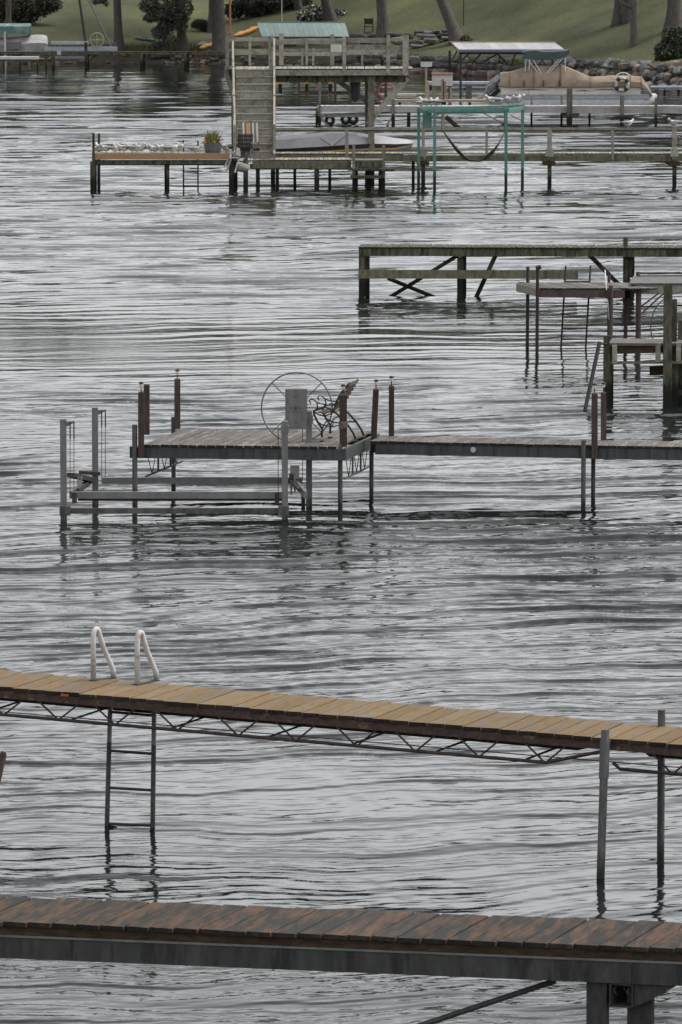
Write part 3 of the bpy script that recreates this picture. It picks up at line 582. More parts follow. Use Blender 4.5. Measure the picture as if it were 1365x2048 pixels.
# ------------------------------------------------------------------ aluminium boat lift in front of it
y1, y2 = Yof(1044), Yof(1013)
lift = thing('boat_lift', 'empty aluminium boat lift with four posts and large hand wheel', 'boat lift', (W(350, 1000, y1).x, (y1 + y2) / 2, 0))
LP = {'fl': W(126.5, 838, y1), 'bl': W(190, 815, y2), 'fr': W(570, 842, y1), 'br': W(618.5, 822, y2)}
for k, p in LP.items():
    m = MB(); m.beam(p, (p.x, p.y, -1.3), 0.093, 0.093); m.build('post', 'aluminium', lift)
    if k in ('fl', 'bl'):
        m = MB(); q = p - UP * 0.09 + Vector((0.048, 0, 0)); m.prism([q + UP * .05, q - UP * .02, q + Vector((.02, 0, -.02)), q + Vector((.12, 0, .04)), q + Vector((.12, 0, .06))], (0, .03, 0)); m.build('cable_bracket', 'aluminium', lift)
        for dx in (0.055, 0.112):
            m = MB(); m.tube([(p.x + .048 + dx, p.y, p.z - .03), (p.x + .042 + dx, p.y, 0.42)], 0.0055, 5); m.build('cable', 'cable', lift)
            m = MB(); m.tube([(p.x + .048 + dx, p.y, p.z - .30), (p.x + .048 + dx, p.y, p.z - .06)], 0.010, 6); m.build('turnbuckle', 'cable', lift)
    else:
        m = MB(); q = p - UP * 0.12; m.box((q.x, q.y, q.z), (0.125, 0.115, 0.11)); m.build('collar', 'aluminium', lift)
        m = MB(); m.tube([(p.x - .10, p.y - .02, p.z - .1), (p.x - .10, p.y - .02, 0.42)], 0.006, 5); m.build('cable', 'cable', lift)
        m = MB(); m.tube([(p.x - .11, p.y - .02, p.z - .12), (p.x - .0, p.y - .02, p.z - .12)], 0.016, 6); m.build('pulley_arm', 'aluminium', lift)
def zpx(py, Y): return W(682, py, Y).z
def lbeam(nm, pa, pb, w_, h_, mt='aluminium'):
    m = MB(); m.beam(pa, pb, w_, h_); return m.build(nm, mt, lift)
zl = zpx(1022, y1 - .05)
lbeam('lower_beam', (LP['fl'].x + .10, y1 - .02, zl), (LP['fr'].x - .05, y1 - .02, zl), .05, .085, 'aluminium_dull')
for k in ('fl', 'fr'): m = MB(); m.box((LP[k].x + (.02 if k == 'fl' else -.02), y1, zl), (0.16, 0.13, 0.14)); m.build('corner_bracket', 'aluminium_dull', lift)
zc = zpx(990, y1 + .25); lbeam('cradle_beam', (LP['fl'].x + .13, y1 + .25, zc), (LP['fr'].x - .03, y1 + .25, zc), .06, .10)
lbeam('cradle_lip', (LP['fl'].x + .20, y1 + .30, zc - .075), (LP['fr'].x - .04, y1 + .30, zc - .075), .05, .035, 'steel_pipe_dark')
zb = zpx(961, y2 - .1); lbeam('cradle_beam', (LP['bl'].x + .10, y2 - .1, zb), (LP['br'].x - .1, y2 - .1, zb), .06, .095)
zl2 = zpx(1003, y2); 
for xa, sgn in ((W(170, 970, y2).x, 1), (W(598, 970, y2).x, -1)):
    lbeam('cradle_side', (xa - .12 * sgn, y1 + .25, zc), (xa + .08 * sgn, y2 - .1, zb), .05, .11)
    lbeam('cradle_channel', (xa - .02 * sgn, y1 + .4, zc + .06), (xa + .14 * sgn, y2 - .2, zb + .02), .04, .05, 'steel_pipe_dark')
lbeam('bunk', W(142, 950, y1 + .7), W(184, 960, y2 - .5), .13, .07, 'steel_pipe_dark'); lbeam('bunk', W(158, 944, y2 - .05), W(201, 947, y2 - .05), .12, .05, 'steel_pipe_dark')
for px in (157, 163): lbeam('bunk_support', W(px, 952, y1 + .75), W(px - 1, 985, y1 + .7), .03, .03)
p = W(590, 944, y2 - .6); m = MB(); m.box((p.x, p.y, p.z), (0.14, 0.04, 0.20)); m.build('side_plate', 'aluminium', lift)
p = W(583, 953, y2 - .63); m = MB(); m.box((p.x, p.y, p.z), (0.07, 0.03, 0.09)); m.build('plate_recess', 'steel_rust_dark', lift)
for px, py in ((583, 973), (590, 968)): lbeam('bunk_support', W(px, py - 12, y2 - .7), W(px, py + 16, y2 - .7), .03, .03)
for k, dx in (('fl', .16), ('fr', -.12)): m = MB(); m.box((LP[k].x + dx, y1 + .05, zc - .02), (0.07, 0.06, 0.16)); m.build('pulley_block', 'steel_pipe_dark', lift)
m = MB(); m.box((LP['br'].x - .09, y2 - .02, zpx(1006, y2)), (0.06, 0.06, 0.28)); m.build('pulley_block', 'steel_pipe_dark', lift)
# winch box with wheel
yw = y2 - 0.1; p0, p1 = W(571, 857, yw), W(615, 777, yw)
m = MB(); m.bx(p0.x, p1.x, yw - .09, yw, p0.z, p1.z); wb = m.build('winch_box', 'aluminium', lift)
for px, py, r in ((592, 816, .022), (584, 816, .012), (600, 816, .012), (592, 793, .013), (576, 804, .007), (578, 825, .008), (604, 825, .008), (592, 845, .012), (576, 836, .006), (607, 836, .007)):
    q = W(px, py, yw - .092); m = MB(); m.tube([q + Vector((0, .002, 0)), q - Vector((0, .006, 0))], r, 10); m.build('bolt', 'steel_pipe_dark', wb)
q = W(592, 822, yw - .092); m = MB(); m.box(q, (0.11, 0.006, 0.01)); m.build('label_strip', 'aluminium_dull', wb)
wc = W(594, 815, yw + .09); rw = 71 / scl(yw)
m = MB(); m.torus(wc, rw, 0.0125, (1, 0, 0), (0, 0, 1), 56, 7); m.build('wheel_rim', 'aluminium', lift, smooth='all')
for k in range(4):
    a = R(45 + 90 * k); m = MB(); m.tube([wc + Vector((math.cos(a), 0, math.sin(a))) * 0.05, wc + Vector((math.cos(a), 0, math.sin(a))) * rw], 0.0085, 6); m.build('spoke', 'aluminium_dull', lift)
m = MB(); m.tube([wc - Vector((0, .09, 0)), wc + Vector((0, .04, 0))], 0.05, 12); m.build('wheel_hub', 'aluminium_dull', lift, smooth=True)
# ------------------------------------------------------------------ mossy timber pier on the right
def post_to_water(parent, px, ytop, Y_, wpx, material='wood_mossy_wet', lean=0, name='post', dpx=None):
    a = W(px, ytop, Y_); wd = wpx / scl(Y_); b = Vector((a.x + lean / scl(Y_), a.y, -1.5))
    m = MB(); m.beam(b, a, wd, (dpx or wpx) / scl(Y_), up=(0, 1, 0)); return m.build(name, material, parent)
def pbeam(parent, name, a, b, Y_, hpx, wd, material, Y2=None):          # beam between two picture points on one upright plane
    m = MB(); m.beam(W(*a, Y_), W(*b, Y2 if Y2 else Y_), wd, hpx / scl(Y_)); return m.build(name, material, parent)
zD = 1.2; dFL = G(717, 493.5, zD); dFR = G(1365, 495.5, zD); alD = (dFR - dFL).normalized(); acD = Vector((0.06, 1.15, 0))
yD = dFL.y
dockD = thing('pier', 'mossy timber pier with crossed braces and a double lower beam', 'pier', (W(1000, 600, yD).x, yD, 0))
planks(dockD, dFL, alD, acD, 68, 0.135, 0.012, 0.03, 'wood_mossy', jitter=0.03, tilt=0.012)
for Yo in (0.04, 1.05):
    a, b = dFL + Vector((0.03, Yo, -0.125)), dFR + alD * 1.5 + Vector((0, Yo, -0.125)); m = MB(); m.beam(a, b, 0.05, 0.185); m.build('rim_beam', 'wood_mossy', dockD)
for px, yt, yo, wp in ((724, 496, 0.10, 12), (735, 500, 0.98, 10), (921, 514, 0.10, 12), (929, 505, 0.98, 9), (1252, 474, -0.03, 9), (1259, 497, 0.12, 12), (1266, 510, 0.98, 8), (1420, 500, .1, 12)):
    post_to_water(dockD, px, yt, yD + yo, wp)
pbeam(dockD, 'lower_beam', (717, 548), (1157, 549), yD - 0.04, 17, 0.045, 'wood_mossy_pale')
pbeam(dockD, 'lower_beam', (735, 546), (1080, 547), yD + 1.08, 14, 0.045, 'wood_mossy_pale')
for a, b, yo, h in (((748, 614), (917, 510), 0.5, 8), ((776, 556), (908, 610), 0.54, 8), ((943, 616), (993, 508), 0.3, 9), ((1180, 510), (1250, 580), 0.28, 9)):
    m = MB(); m.tube([W(*a, yD + yo), W(*b, yD + yo)], h / 2 / scl(yD), 8); m.build('brace', 'wood_mossy_wet', dockD, smooth=True)

# ------------------------------------------------------------------ small pier on red-brown pipes
yQ = Yof(708); zQ = zpx(576, yQ)
dockQ = thing('pier', 'small grey plank pier on thin red brown steel legs with a ladder', 'pier', (W(1160, 700, yQ).x, yQ, 0))
qF = W(1082, 578, yQ); alQ = Vector((1, -0.02, 0)).normalized(); acQ = Vector((-0.42, 1.75, 0))
planks(dockQ, Vector((qF.x, yQ, zQ)), alQ, acQ, 16, 0.148, 0.012, 0.03, 'wood_deck_grey', jitter=0.03)
m = MB(); m.beam((qF.x - .02, yQ + .03, zQ - .115), (W(1250, 590, yQ).x, yQ - .02, zQ - .115), .045, .16); m.build('rim_beam', 'steel_red_brown', dockQ)
m = MB(); m.beam((qF.x - .42, yQ + 1.72, zQ - .115), (W(1250, 590, yQ).x - .3, yQ + 1.70, zQ - .115), .045, .16); m.build('rim_beam', 'steel_red_brown', dockQ)
m = MB(); m.beam((qF.x - .03, yQ + .05, zQ - .10), (qF.x - .43, yQ + 1.72, zQ - .10), .045, .17); m.build('rim_beam', 'wood_weathered', dockQ)
for px, yt, yo, r, mt in ((1076, 536, -.03, .035, 'steel_rust_dark'), (1056.5, 533, 1.7, .036, 'steel_pipe_dark'), (1223, 571, -.05, .045, 'steel_red_brown'), (1253, 578, 1.6, .04, 'steel_red_brown'), (1219, 550, 1.9, .03, 'steel_red_brown'), (1279, 575, .1, .05, 'steel_red_brown')):
    a = W(px, yt, yQ + yo); m = MB(); m.tube([a, (a.x - .01, a.y, -1.2)], r, 10); m.build('leg', mt, dockQ, smooth=True)
a = W(1077, 534, yQ - .03); m = MB(); m.tube([a - Vector((.05, 0, .02)), a + Vector((.06, 0, .01))], .045, 8); m.build('pipe_cap', 'steel_rust_dark', dockQ, smooth=True)
for a, b in (((1286, 625), (1330, 585)), ((1284, 612), (1320, 585))):
    m = MB(); m.tube([W(*a, yQ + .1), W(*b, yQ + .3)], .018, 7); m.build('brace', 'steel_rust_dark', dockQ)
for px, yo in ((1217, .0), (1234, .2), (1256, 1.5)):
    p = W(px, 588, yQ + yo - .06); m = MB(); m.box(p, (.12, .1, .17)); m.build('leg_clamp', 'steel_rust_dark', dockQ)
ladQ = thing('swim_ladder', 'thin dark metal ladder hanging from the red brown legged pier', 'ladder', W(1150, 690, yQ + 1.75))
for xt, xb in ((1132.5, 1122.5), (1182, 1172)):
    m = MB(); m.tube([W(xt, 531, yQ + 1.8), W(xb, 700, yQ + 1.6)], .02, 8); m.build('stile', 'steel_rust_dark', ladQ, smooth=True)
for py in (563, 612, 634, 656, 678):
    k = (py - 531) / 169 * 10; m = MB(); m.tube([W(1132.5 - k, py, yQ + 1.8), W(1182 - k, py, yQ + 1.8)], .019, 6); m.build('rung', 'steel_rust_dark', ladQ, smooth=True)
# grey topped platform with rusty frame at the right edge
yR = yQ + 0.5
plR = thing('platform', 'grey topped timber platform with red brown pipe frame at right edge', 'platform', (W(1320, 600, yR).x, yR, 0))
p = W(1270, 566, yR); zR = p.z
m = MB(); m.hexa([Vector((p.x - .1, yR, zR - .03)), Vector((p.x + 2.2, yR, zR - .03)), Vector((p.x + 2.4, yR + 2.3, zR - .03)), Vector((p.x + .1, yR + 2.3, zR - .03)), Vector((p.x - .1, yR, zR)), Vector((p.x + 2.2, yR, zR)), Vector((p.x + 2.4, yR + 2.3, zR)), Vector((p.x + .1, yR + 2.3, zR))]); m.build('top_panel', 'aluminium_dull', plR)
m = MB(); m.bx(p.x + .02, p.x + 2.2, yR + .04, yR + .09, zR - .23, zR - .032); m.build('rim_beam', 'wood_weathered', plR)
m = MB(); m.bx(p.x + .02, p.x + .07, yR + .1, yR + 2.2, zR - .23, zR - .032); m.build('rim_beam', 'wood_weathered', plR)
a = W(1277, 546, yR + 2.2)
for dz in (0, -.065): m = MB(); m.tube([a + UP * dz, a + Vector((2, 0.1, dz))], .022, 8); m.build('frame_pipe', 'steel_red_brown', plR, smooth=True)
m = MB(); m.tube([a + Vector((0, 0, .03)), (a.x, a.y, -1.2)], .045, 8); m.build('leg', 'steel_red_brown', plR, smooth=True)
# winch wheel cut by the right edge
yH = Yof(800); hc = W(1372, 652, yH); rh = 70 / scl(yH)
whl = thing('winch_wheel', 'grey boat winch wheel with spokes cut off by the right edge', 'wheel', (hc.x, hc.y, 0))
m = MB(); m.torus(hc, rh, .013, (1, 0, 0), (0, 0, 1), 48, 7); m.build('wheel_rim', 'aluminium_dull', whl, smooth='all')
for k in range(5):
    a = R(20 + 72 * k); m = MB(); m.tube([hc, hc + Vector((math.cos(a), 0, math.sin(a))) * rh], .010, 6); m.build('spoke', 'aluminium_dull', whl)
m = MB(); m.prism([hc + Vector(q) for q in ((-.2, -.05, 0), (0, -.05, -.2), (.2, -.05, 0), (0, -.05, .2))], (0, .03, 0)); m.build('hub_plate', 'white_dull', whl)
q = W(1364, 640, yH + .2); m = MB(); m.box((q.x, q.y, q.z), (.28, .08, .3)); m.build('winch_housing', 'aluminium', whl)
q = W(1372, 690, yH + .1); m = MB(); m.beam((q.x, q.y, hc.z), (q.x, q.y, -1.2), .1, .1); m.build('post', 'steel_pipe', whl)
# low dark dock at right edge
yL = Yof(812); zL = zpx(686, yL)
dockL = thing('dock', 'low grey plank dock on dark pilings with leaning pole, right edge', 'dock', (W(1300, 800, yL).x, yL, 0))
a = W(1218, 687, yL); 
m = MB(); m.hexa([Vector(q) for q in ((a.x, yL, zL - .05), (a.x + 2.6, yL - .1, zL - .05), (a.x + 2.7, yL + 1.0, zL - .05), (a.x + .12, yL + 1.1, zL - .05), (a.x, yL, zL), (a.x + 2.6, yL - .1, zL), (a.x + 2.7, yL + 1.0, zL), (a.x + .12, yL + 1.1, zL))]); m.build('deck_board', 'wood_deck_grey', dockL)
m = MB(); m.beam((a.x + .05, yL + .08, zL - .12), (a.x + 2.6, yL - .02, zL - .12), .05, .13); m.build('rim_beam', 'wood_stringer', dockL)
m = MB(); m.beam((a.x - .1, yL + .0, zpx(725, yL)), (a.x + 2.6, yL - .1, zpx(723, yL)), .04, .05); m.build('lower_rail', 'wood_mossy_pale', dockL)
for px, y0_, y1_, wp in ((1230, 690, 727, 10), (1317, 686, 724, 10), (1358, 684, 722, 10)):
    pbeam(dockL, 'upright', (px, y0_), (px, y1_), yL - .03, wp, wp / scl(yL), 'wood_weathered')
post_to_water(dockL, 1214, 671, yL - .02, 12, 'wood_mossy_wet'); post_to_water(dockL, 1221, 688, yL + .25, 14, 'wood_mossy_wet'); post_to_water(dockL, 1352, 690, yL + .1, 12, 'wood_mossy_wet')
post_to_water(dockL, 1337, 566, yL - .12, 17, 'wood_mossy_wet'); post_to_water(dockL, 1350, 598, yL + .4, 10, 'wood_mossy_wet'); post_to_water(dockL, 1362, 640, yL + .8, 9, 'wood_mossy_wet')
a, b = W(1200, 684, yL - .3), G(1171, 820, 0); dn = b - a
m = MB(); m.tube([a, b + dn * .6], .038, 9); m.build('leaning_pole', 'frame_dark', dockL, smooth=True)
m = MB(); m.tube([W(1198, 687, yL - .28), W(1219, 688, yL - .02)], .02, 6); m.build('pole_tie', 'wood_stringer', dockL)
pbeam(dockL, 'cross_beam', (1300, 741), (1400, 737), yL + 1.0, 18, .12, 'wood_stringer')
pbeam(dockL, 'cross_beam', (1330, 786), (1420, 784), yL + .2, 10, .08, 'wood_stringer')
m = MB(); q = [W(1219, 640, yQ - .1), W(1216, 600, yQ - .1), W(1213, 570, yQ), W(1211, 540, yQ + .5)]; m.tube(q, .012, 6)
o = m.build('garden_hose', 'white_dull', dockQ, smooth='all')
# ------------------------------------------------------------------ far dock with stair tower
yE = Yof(379.5)
def Z(py, Y): return W(CX, py, Y).z
def Xp(px, Y): return W(px, 200, Y).x
def pbox(parent, name, x0, y0, x1, y1, Ya, Yb, material, smooth=False):     # box whose front face covers a picture rectangle
    a, b = W(x0, y0, Ya), W(x1, y1, Ya); m = MB(); m.bx(a.x, b.x, Ya, Yb, b.z, a.z); return m.build(name, material, parent, smooth)
sE = scl(yE); WW, WT = 'wood_weathered_wet', 'wood_weathered'
# left sun deck
dkE = thing('dock', 'low far dock with orange tan rim board, gulls and flower tub', 'dock', (Xp(320, yE), yE, 0))
pbox(dkE, 'rim_board', 184, 306, 460, 318.5, yE, yE + .05, 'wood_rim_orange')
pbox(dkE, 'rim_beam', 190, 319.5, 460, 328, yE + .06, yE + .14, 'wood_mossy')
a = W(184, 307.5, yE)
planks(dkE, (a.x, yE + .06, a.z), (1, 0, 0), (0, 1.8, 0), 32, .142, .012, .03, 'wood_weathered')
pbox(dkE, 'rim_beam', 190, 322, 460, 330, yE + 1.75, yE + 1.81, 'wood_mossy')
for px, yt, yo, wp in ((187, 266, -.02, 5), (198, 266, 1.7, 5), (189, 318, .2, 9), (197, 319, .9, 5), (183, 322, .02, 5), (336, 327, .3, 6), (331, 320, 1.6, 4), (463, 318, .1, 10), (471, 320, .9, 9)): post_to_water(dkE, px, yt, yE + yo, wp, 'wood_mossy_wet')
pbox(dkE, 'bumper', 181, 322, 185, 352, yE - .08, yE - .01, 'wood_mossy')
ld = thing('swim_ladder', 'slender dark ladder on the orange rimmed far dock', 'ladder', (Xp(381, yE), yE + 1.85, 0))
for px in (367, 396):
    m = MB(); q = W(px, 280, yE + 1.85); m.tube([q, (q.x, q.y, -.6)], .026, 7); m.build('stile', 'steel_rust_dark', ld, smooth=True)
for py in (348, 362, 375): m = MB(); m.tube([W(367, py - 4, yE + 1.85), W(396, py - 4, yE + 1.85)], .018, 6); m.build('rung', 'steel_rust_dark', ld)
# front landing at the stair foot
ld_ = thing('dock', 'grey weathered landing dock at the foot of the wooden stair', 'dock', (Xp(620, yE), yE, 0))
zl_ = Z(319, yE); x0, x1 = Xp(505, yE), Xp(700, yE)
planks(ld_, (x0, yE + .05, zl_), (1, 0, 0), (0, 1.6, 0), 22, .148, .012, .03, WT)
pbox(ld_, 'rim_board', 505, 321.5, 622, 336, yE, yE + .045, 'wood_mossy_pale'); pbox(ld_, 'rim_board', 622.3, 322, 703, 337, yE, yE + .045, 'wood_mossy_pale')
pbox(ld_, 'rim_beam', 500, 327, 700, 338, yE + .07, yE + .14, 'wood_mossy')
for px, yt, yo, wp in ((493, 305, -.05, 7), (491, 318, .3, 8), (516, 335, .5, 8), (555, 335, .7, 7), (634, 336, .1, 10), (470, 318, .5, 7)): post_to_water(ld_, px, yt, yE + yo, wp, 'wood_mossy_wet')
# small boarding step
st = thing('boarding_step', 'short boarding step with two upright posts beside landing dock', 'step', (Xp(738, yE), yE - .3, 0))
for px in (708, 768): post_to_water(st, px, 290, yE - .35, 6, WW); 
for px in (712, 762): post_to_water(st, px, 336, yE + .3, 9, 'wood_mossy_wet')
post_to_water(st, 739, 340, yE + .2, 8, 'wood_mossy_wet')
pbox(st, 'back_board', 711, 322, 766, 334, yE - .3, yE - .26, 'wood_mossy'); pbox(st, 'tread', 697, 337, 790, 341, yE - .5, yE + .2, 'wood_mossy')
pbox(st, 'tread', 701, 351, 771, 356, yE - .6, yE - .1, 'wood_mossy'); pbox(st, 'top_board', 700, 318.5, 770, 321, yE - .3, yE + .3, WT)
# rail walkway running right
yK = yE + 2.1
wk = thing('walkway', 'long weathered railed walkway running right behind the landing', 'walkway', (Xp(1000, yK), yK, 0))
a = W(545, 306.5, yK)
planks(wk, (a.x, yK + .05, a.z), (1, 0, 0), (0, 1.3, 0), 104, .142, .012, .03, WT)
for x0, x1 in ((545, 690), (690.3, 850), (850.3, 1100), (1100.3, 1350), (1350.3, 1480)): pbox(wk, 'rim_board', x0, 309 + (x0 > 800), x1, 322, yK, yK + .05, 'wood_mossy_pale')
for x0, x1 in ((545, 850), (850.3, 1100), (1100.3, 1480)):
    pbox(wk, 'hand_rail', x0, 255, x1, 259, yK - .02, yK + .10, WT)
    pbox(wk, 'hand_rail', x0, 259.2, x1, 263, yK + .10, yK + .14, WT)
for px, yt, wp in ((694, 258, 7), (847, 260, 6), (974, 260, 5), (1100, 260, 9), (1226, 260, 5), (1350, 260, 9), (530, 262, 6)):
    pbox(wk, 'rail_post', px - wp / 2, yt, px + wp / 2, 318, yK - .08, yK - .01, WT)
for px in (847, 1100, 1350): 
    pbox(wk, 'post_block', px - 8, 297, px + 8, 313, yK - .16, yK - .09, WT); pbox(wk, 'cap_beam', px - 12, 324, px + 12, 331, yK - .1, yK + 1.3, 'wood_stringer')
    post_to_water(wk, px, 325, yK + .1, 8, 'wood_mossy_wet')
for px in (827, 660, 590): post_to_water(wk, px, 322, yK + .6, 6, 'wood_mossy_wet')
# stair
yT = yE + 4.4                                                     # tower front
tw = thing('stair_tower', 'tall weathered wooden deck tower with railings and wide front stair', 'tower', (Xp(640, yT), yT, 0))
n_t = 12; zt0, zt1 = Z(316, yE + .6), Z(137, yT)
for k in range(n_t):
    t = (k + 1) / n_t; zz = zt0 + (zt1 - zt0) * t; yy = yE + .6 + (yT - yE - .6) * t; xa, xb = Xp(472, yy), Xp(546, yy)
    m = MB(); m.bx(xa, xb, yy - .30, yy + .02, zz - .038, zz); m.build('tread', WT, tw)
    m = MB(); m.bx(xa, xb, yy - .275, yy - .25, zz - .24, zz - .04); m.build('riser', WT, tw)
for px0, px1 in ((466, 470), (549, 549)):
    a = Vector((Xp(px1, yE + .4), yE + .35, zt0 + .05)); b = Vector((Xp(px0, yT), yT + .05, zt1 + .05))
    m = MB(); m.beam(a, b, .07, .30); m.build('stringer', WT, tw)
    m = MB(); m.beam(a + UP * .95 + Vector((0, .1, 0)), b + UP * .95, .06, .12); m.build('stair_rail', WT, tw)
    for t in (0.03, .36, .68): q = a + (b - a) * t; m = MB(); m.beam(q, q + UP * 1.0, .09, .09); m.build('stair_post', WT, tw)
# upper deck
dpt = 3.0; yU = yT
zu = Z(137, yU); xa, xb = Xp(452, yU), Xp(817, yU)
planks(tw, (xa, yU + .05, zu), (1, 0, 0), (0, dpt, 0), 43, .148, .012, .035, WT)
pbox(tw, 'fascia', 549, 139.5, 690, 150.5, yU, yU + .05, WT); pbox(tw, 'fascia', 690.3, 139.5, 818, 150, yU, yU + .05, WT)
pbox(tw, 'fascia', 450, 131, 467, 145, yU + .4, yU + .46, WT)
pbox(tw, 'deck_beam', 549, 151, 812, 164, yU + .35, yU + .45, 'wood_mossy'); pbox(tw, 'deck_beam', 460, 150, 812, 163, yU + 2.4, yU + 2.5, 'wood_mossy')
for k in range(9):
    px = 460 + k * 43; m = MB(); x_ = Xp(px, yU); m.bx(x_ - .03, x_ + .03, yU + .06, yU + dpt - .05, zu - .24, zu - .045); m.build('joist', 'wood_mossy', tw)
for px, yo, wp in ((743, .45, 13), (468, .45, 10), (546, .45, 9), (735, 2.4, 9), (470, 2.4, 9)): post_to_water(tw, px, 152 if yo < 1 else 160, yU + yo, wp, 'wood_weathered_wet')
for a, b, yo, h in (((815, 155), (741, 240), .4, 12), ((452, 145), (468, 190), .4, 9), ((672, 158), (742, 208), 2.4, 10)):
    pbeam(tw, 'brace', a, b, yU + yo, h, .09, WT)
# railings of the upper deck: front row
def rrow(Y_, posts, rails):
    for px, yt, yb, wp in posts: pbox(tw, 'rail_post', px - wp / 2, yt, px + wp / 2, yb, Y_ - .1, Y_ - .01, WT)
    for x0, x1, ya, yb in rails: pbox(tw, 'rail', x0, ya, x1, yb, Y_ + .0, Y_ + .035, WT)
rrow(yU, [(455, 66, 139, 8), (466, 66, 134, 6), (540, 76, 139, 5), (544.5, 70, 150, 6), (614, 76, 129, 5), (689, 72, 149, 7), (777, 69, 149, 7), (811, 69, 150, 10)],
     [(547, 689, 80, 88), (547, 689, 103, 111), (689.3, 777, 75, 85), (689.3, 777, 88.5, 98.5), (689.3, 777, 99.5, 108.5), (777.3, 815, 90, 108), (470, 538, 74, 81), (470, 538, 99, 109)])
rrow(yU + dpt - .05, [(563, 66, 130, 9), (665, 68, 130, 8), (725, 104, 130, 4), (500, 72, 130, 5), (815, 70, 135, 7), (605, 96, 130, 4), (627, 96, 130, 4)],
     [(455, 600, 77, 82), (600.3, 815, 76, 82), (455, 815, 97, 102)])
pbox(tw, 'notice_board', 662, 85, 684, 103, yU + dpt - .2, yU + dpt - .16, 'white_dull')
m = MB(); a = W(460.5, 70, yU - .05); m.tube([a, a + UP * 4.5], .035, 8, r2=.025); m.build('flag_pole', 'steel_rust_orange', tw, smooth=True)
# hanging bag under the deck
p = W(711, 178, yU + 1.2)
m = MB(); m.lathe((p.x, p.y, p.z - .42), [(.05, 0), (.14, .08), (.17, .3), (.16, .5), (.19, .62), (.15, .85), (.03, .92)], 10); o = m.build('hanging_bag', 'bag_dark', None, smooth='all'); tag(o, 'dark lumpy bag hanging under the tower deck', 'bag')
# chairs
def chair_frame(c, rz): return Matrix.Translation(c) @ Matrix.Rotation(rz, 4, 'Z')
def deck_chair(name, label, loc, rz, wdt, back_h, lean, cloth, frame, mesh_back=False, lowseat=.32):
    t = thing(name, label, 'chair', loc); M = chair_frame(Vector(loc), rz)
    def P(x, y, z): return M @ Vector((x, y, z))
    for s in (-1, 1):
        m = MB(); m.tube([P(s * wdt / 2, -.38, .0), P(s * wdt / 2, -.30, lowseat + .02), P(s * wdt / 2, .15, lowseat - .06), P(s * wdt / 2, .15 + lean, lowseat + back_h)], .02, 7); m.build('side_frame', frame, t, smooth=True)
        m = MB(); m.tube([P(s * wdt / 2, .35, 0), P(s * wdt / 2, .10, lowseat + .25)], .018, 6); m.build('leg', frame, t, smooth=True)
        m = MB(); m.beam(P(s * wdt / 2, -.32, lowseat + .22), P(s * wdt / 2, .22, lowseat + .22), .05, .025); m.build('armrest', frame, t)
    n = 8
    def strip(i, a, b, nm):
        u0, u1 = -wdt / 2 + wdt * i / n + .006, -wdt / 2 + wdt * (i + 1) / n - .004
        m = MB(); d = (P(0, -.02, .01) - P(0, 0, 0)); m.hexa([P(u0, *a), P(u1, *a), P(u1, *b), P(u0, *b)] + [P(u0, *a) + d, P(u1, *a) + d, P(u1, *b) + d, P(u0, *b) + d]); m.build(nm, cloth[i % len(cloth)], t)
    for i in range(n): strip(i, (.15, lowseat - .04), (.15 + lean, lowseat + back_h), 'back_strap'); strip(i, (-.30, lowseat + .03), (.15, lowseat - .04), 'seat_strap')
    if mesh_back:
        for k in range(4):
            f = (k + .5) / 4; m = MB(); m.beam(P(-wdt / 2, .13 + lean * f - .02, lowseat + back_h * f), P(wdt / 2, .13 + lean * f - .02, lowseat + back_h * f), .008, .05); m.build('back_strap', cloth[0], t)
    return t
zd = zl_ + .003
deck_chair('deck_chair', 'tall striped deck chair with orange frame at stair foot', (Xp(503, yE + .9), yE + .95, zd), R(8), .52, .85, .25, ['white_dull', 'stripe_grey', 'kayak_tan', 'kayak_tan', 'stripe_grey', 'white_dull', 'stripe_grey', 'white_dull'], 'wood_rim_orange')
deck_chair('garden_chair', 'dark webbed garden chair in front of striped deck chair', (Xp(489, yE + .4), yE + .42, zd), R(-6), .50, .50, .14, ['black_plastic', 'bag_dark'], 'aluminium', True)
# white plastic chair tipped over the dock edge
c = W(466, 322, yE - .12)
pc = thing('garden_chair', 'pale plastic chair tipped over the dock edge below the stair', 'chair', (c.x, c.y, c.z))
for a, b in (((452, 294), (472, 312)), ((458, 316), (449, 334)), ((480, 308), (470, 345)), ((462, 318), (452, 345)), ((455, 302), (478, 306))):
    m = MB(); m.beam(W(*a, yE - .15), W(*b, yE - .2), .06, .05); m.build('leg', 'white_cream', pc)
m = MB(); m.hexa([W(456, 316, yE - .3), W(476, 316, yE - .3), W(476, 316, yE + .1), W(456, 316, yE + .1), W(458, 313, yE - .3), W(478, 313, yE - .3), W(478, 313, yE + .1), W(458, 313, yE + .1)]); m.build('seat', 'white_cream', pc)
m = MB(); m.hexa([W(472, 310, yE - .3), W(482, 312, yE - .3), W(482, 312, yE + .1), W(472, 310, yE + .1), W(474, 294, yE - .25), W(480, 296, yE - .25), W(480, 296, yE + .1), W(474, 294, yE + .1)]); m.build('backrest', 'white_cream', pc)
m = MB(); q = W(486, 338, yE - .05); m.lathe((q.x, q.y, q.z - .1), [(.03, 0), (.16, .03), (.22, .12), (.2, .25), (.07, .3)], 12); o = m.build('mooring_buoy', 'wood_weathered', None, smooth='all'); tag(o, 'round grey fender hanging at landing dock corner', 'fender')
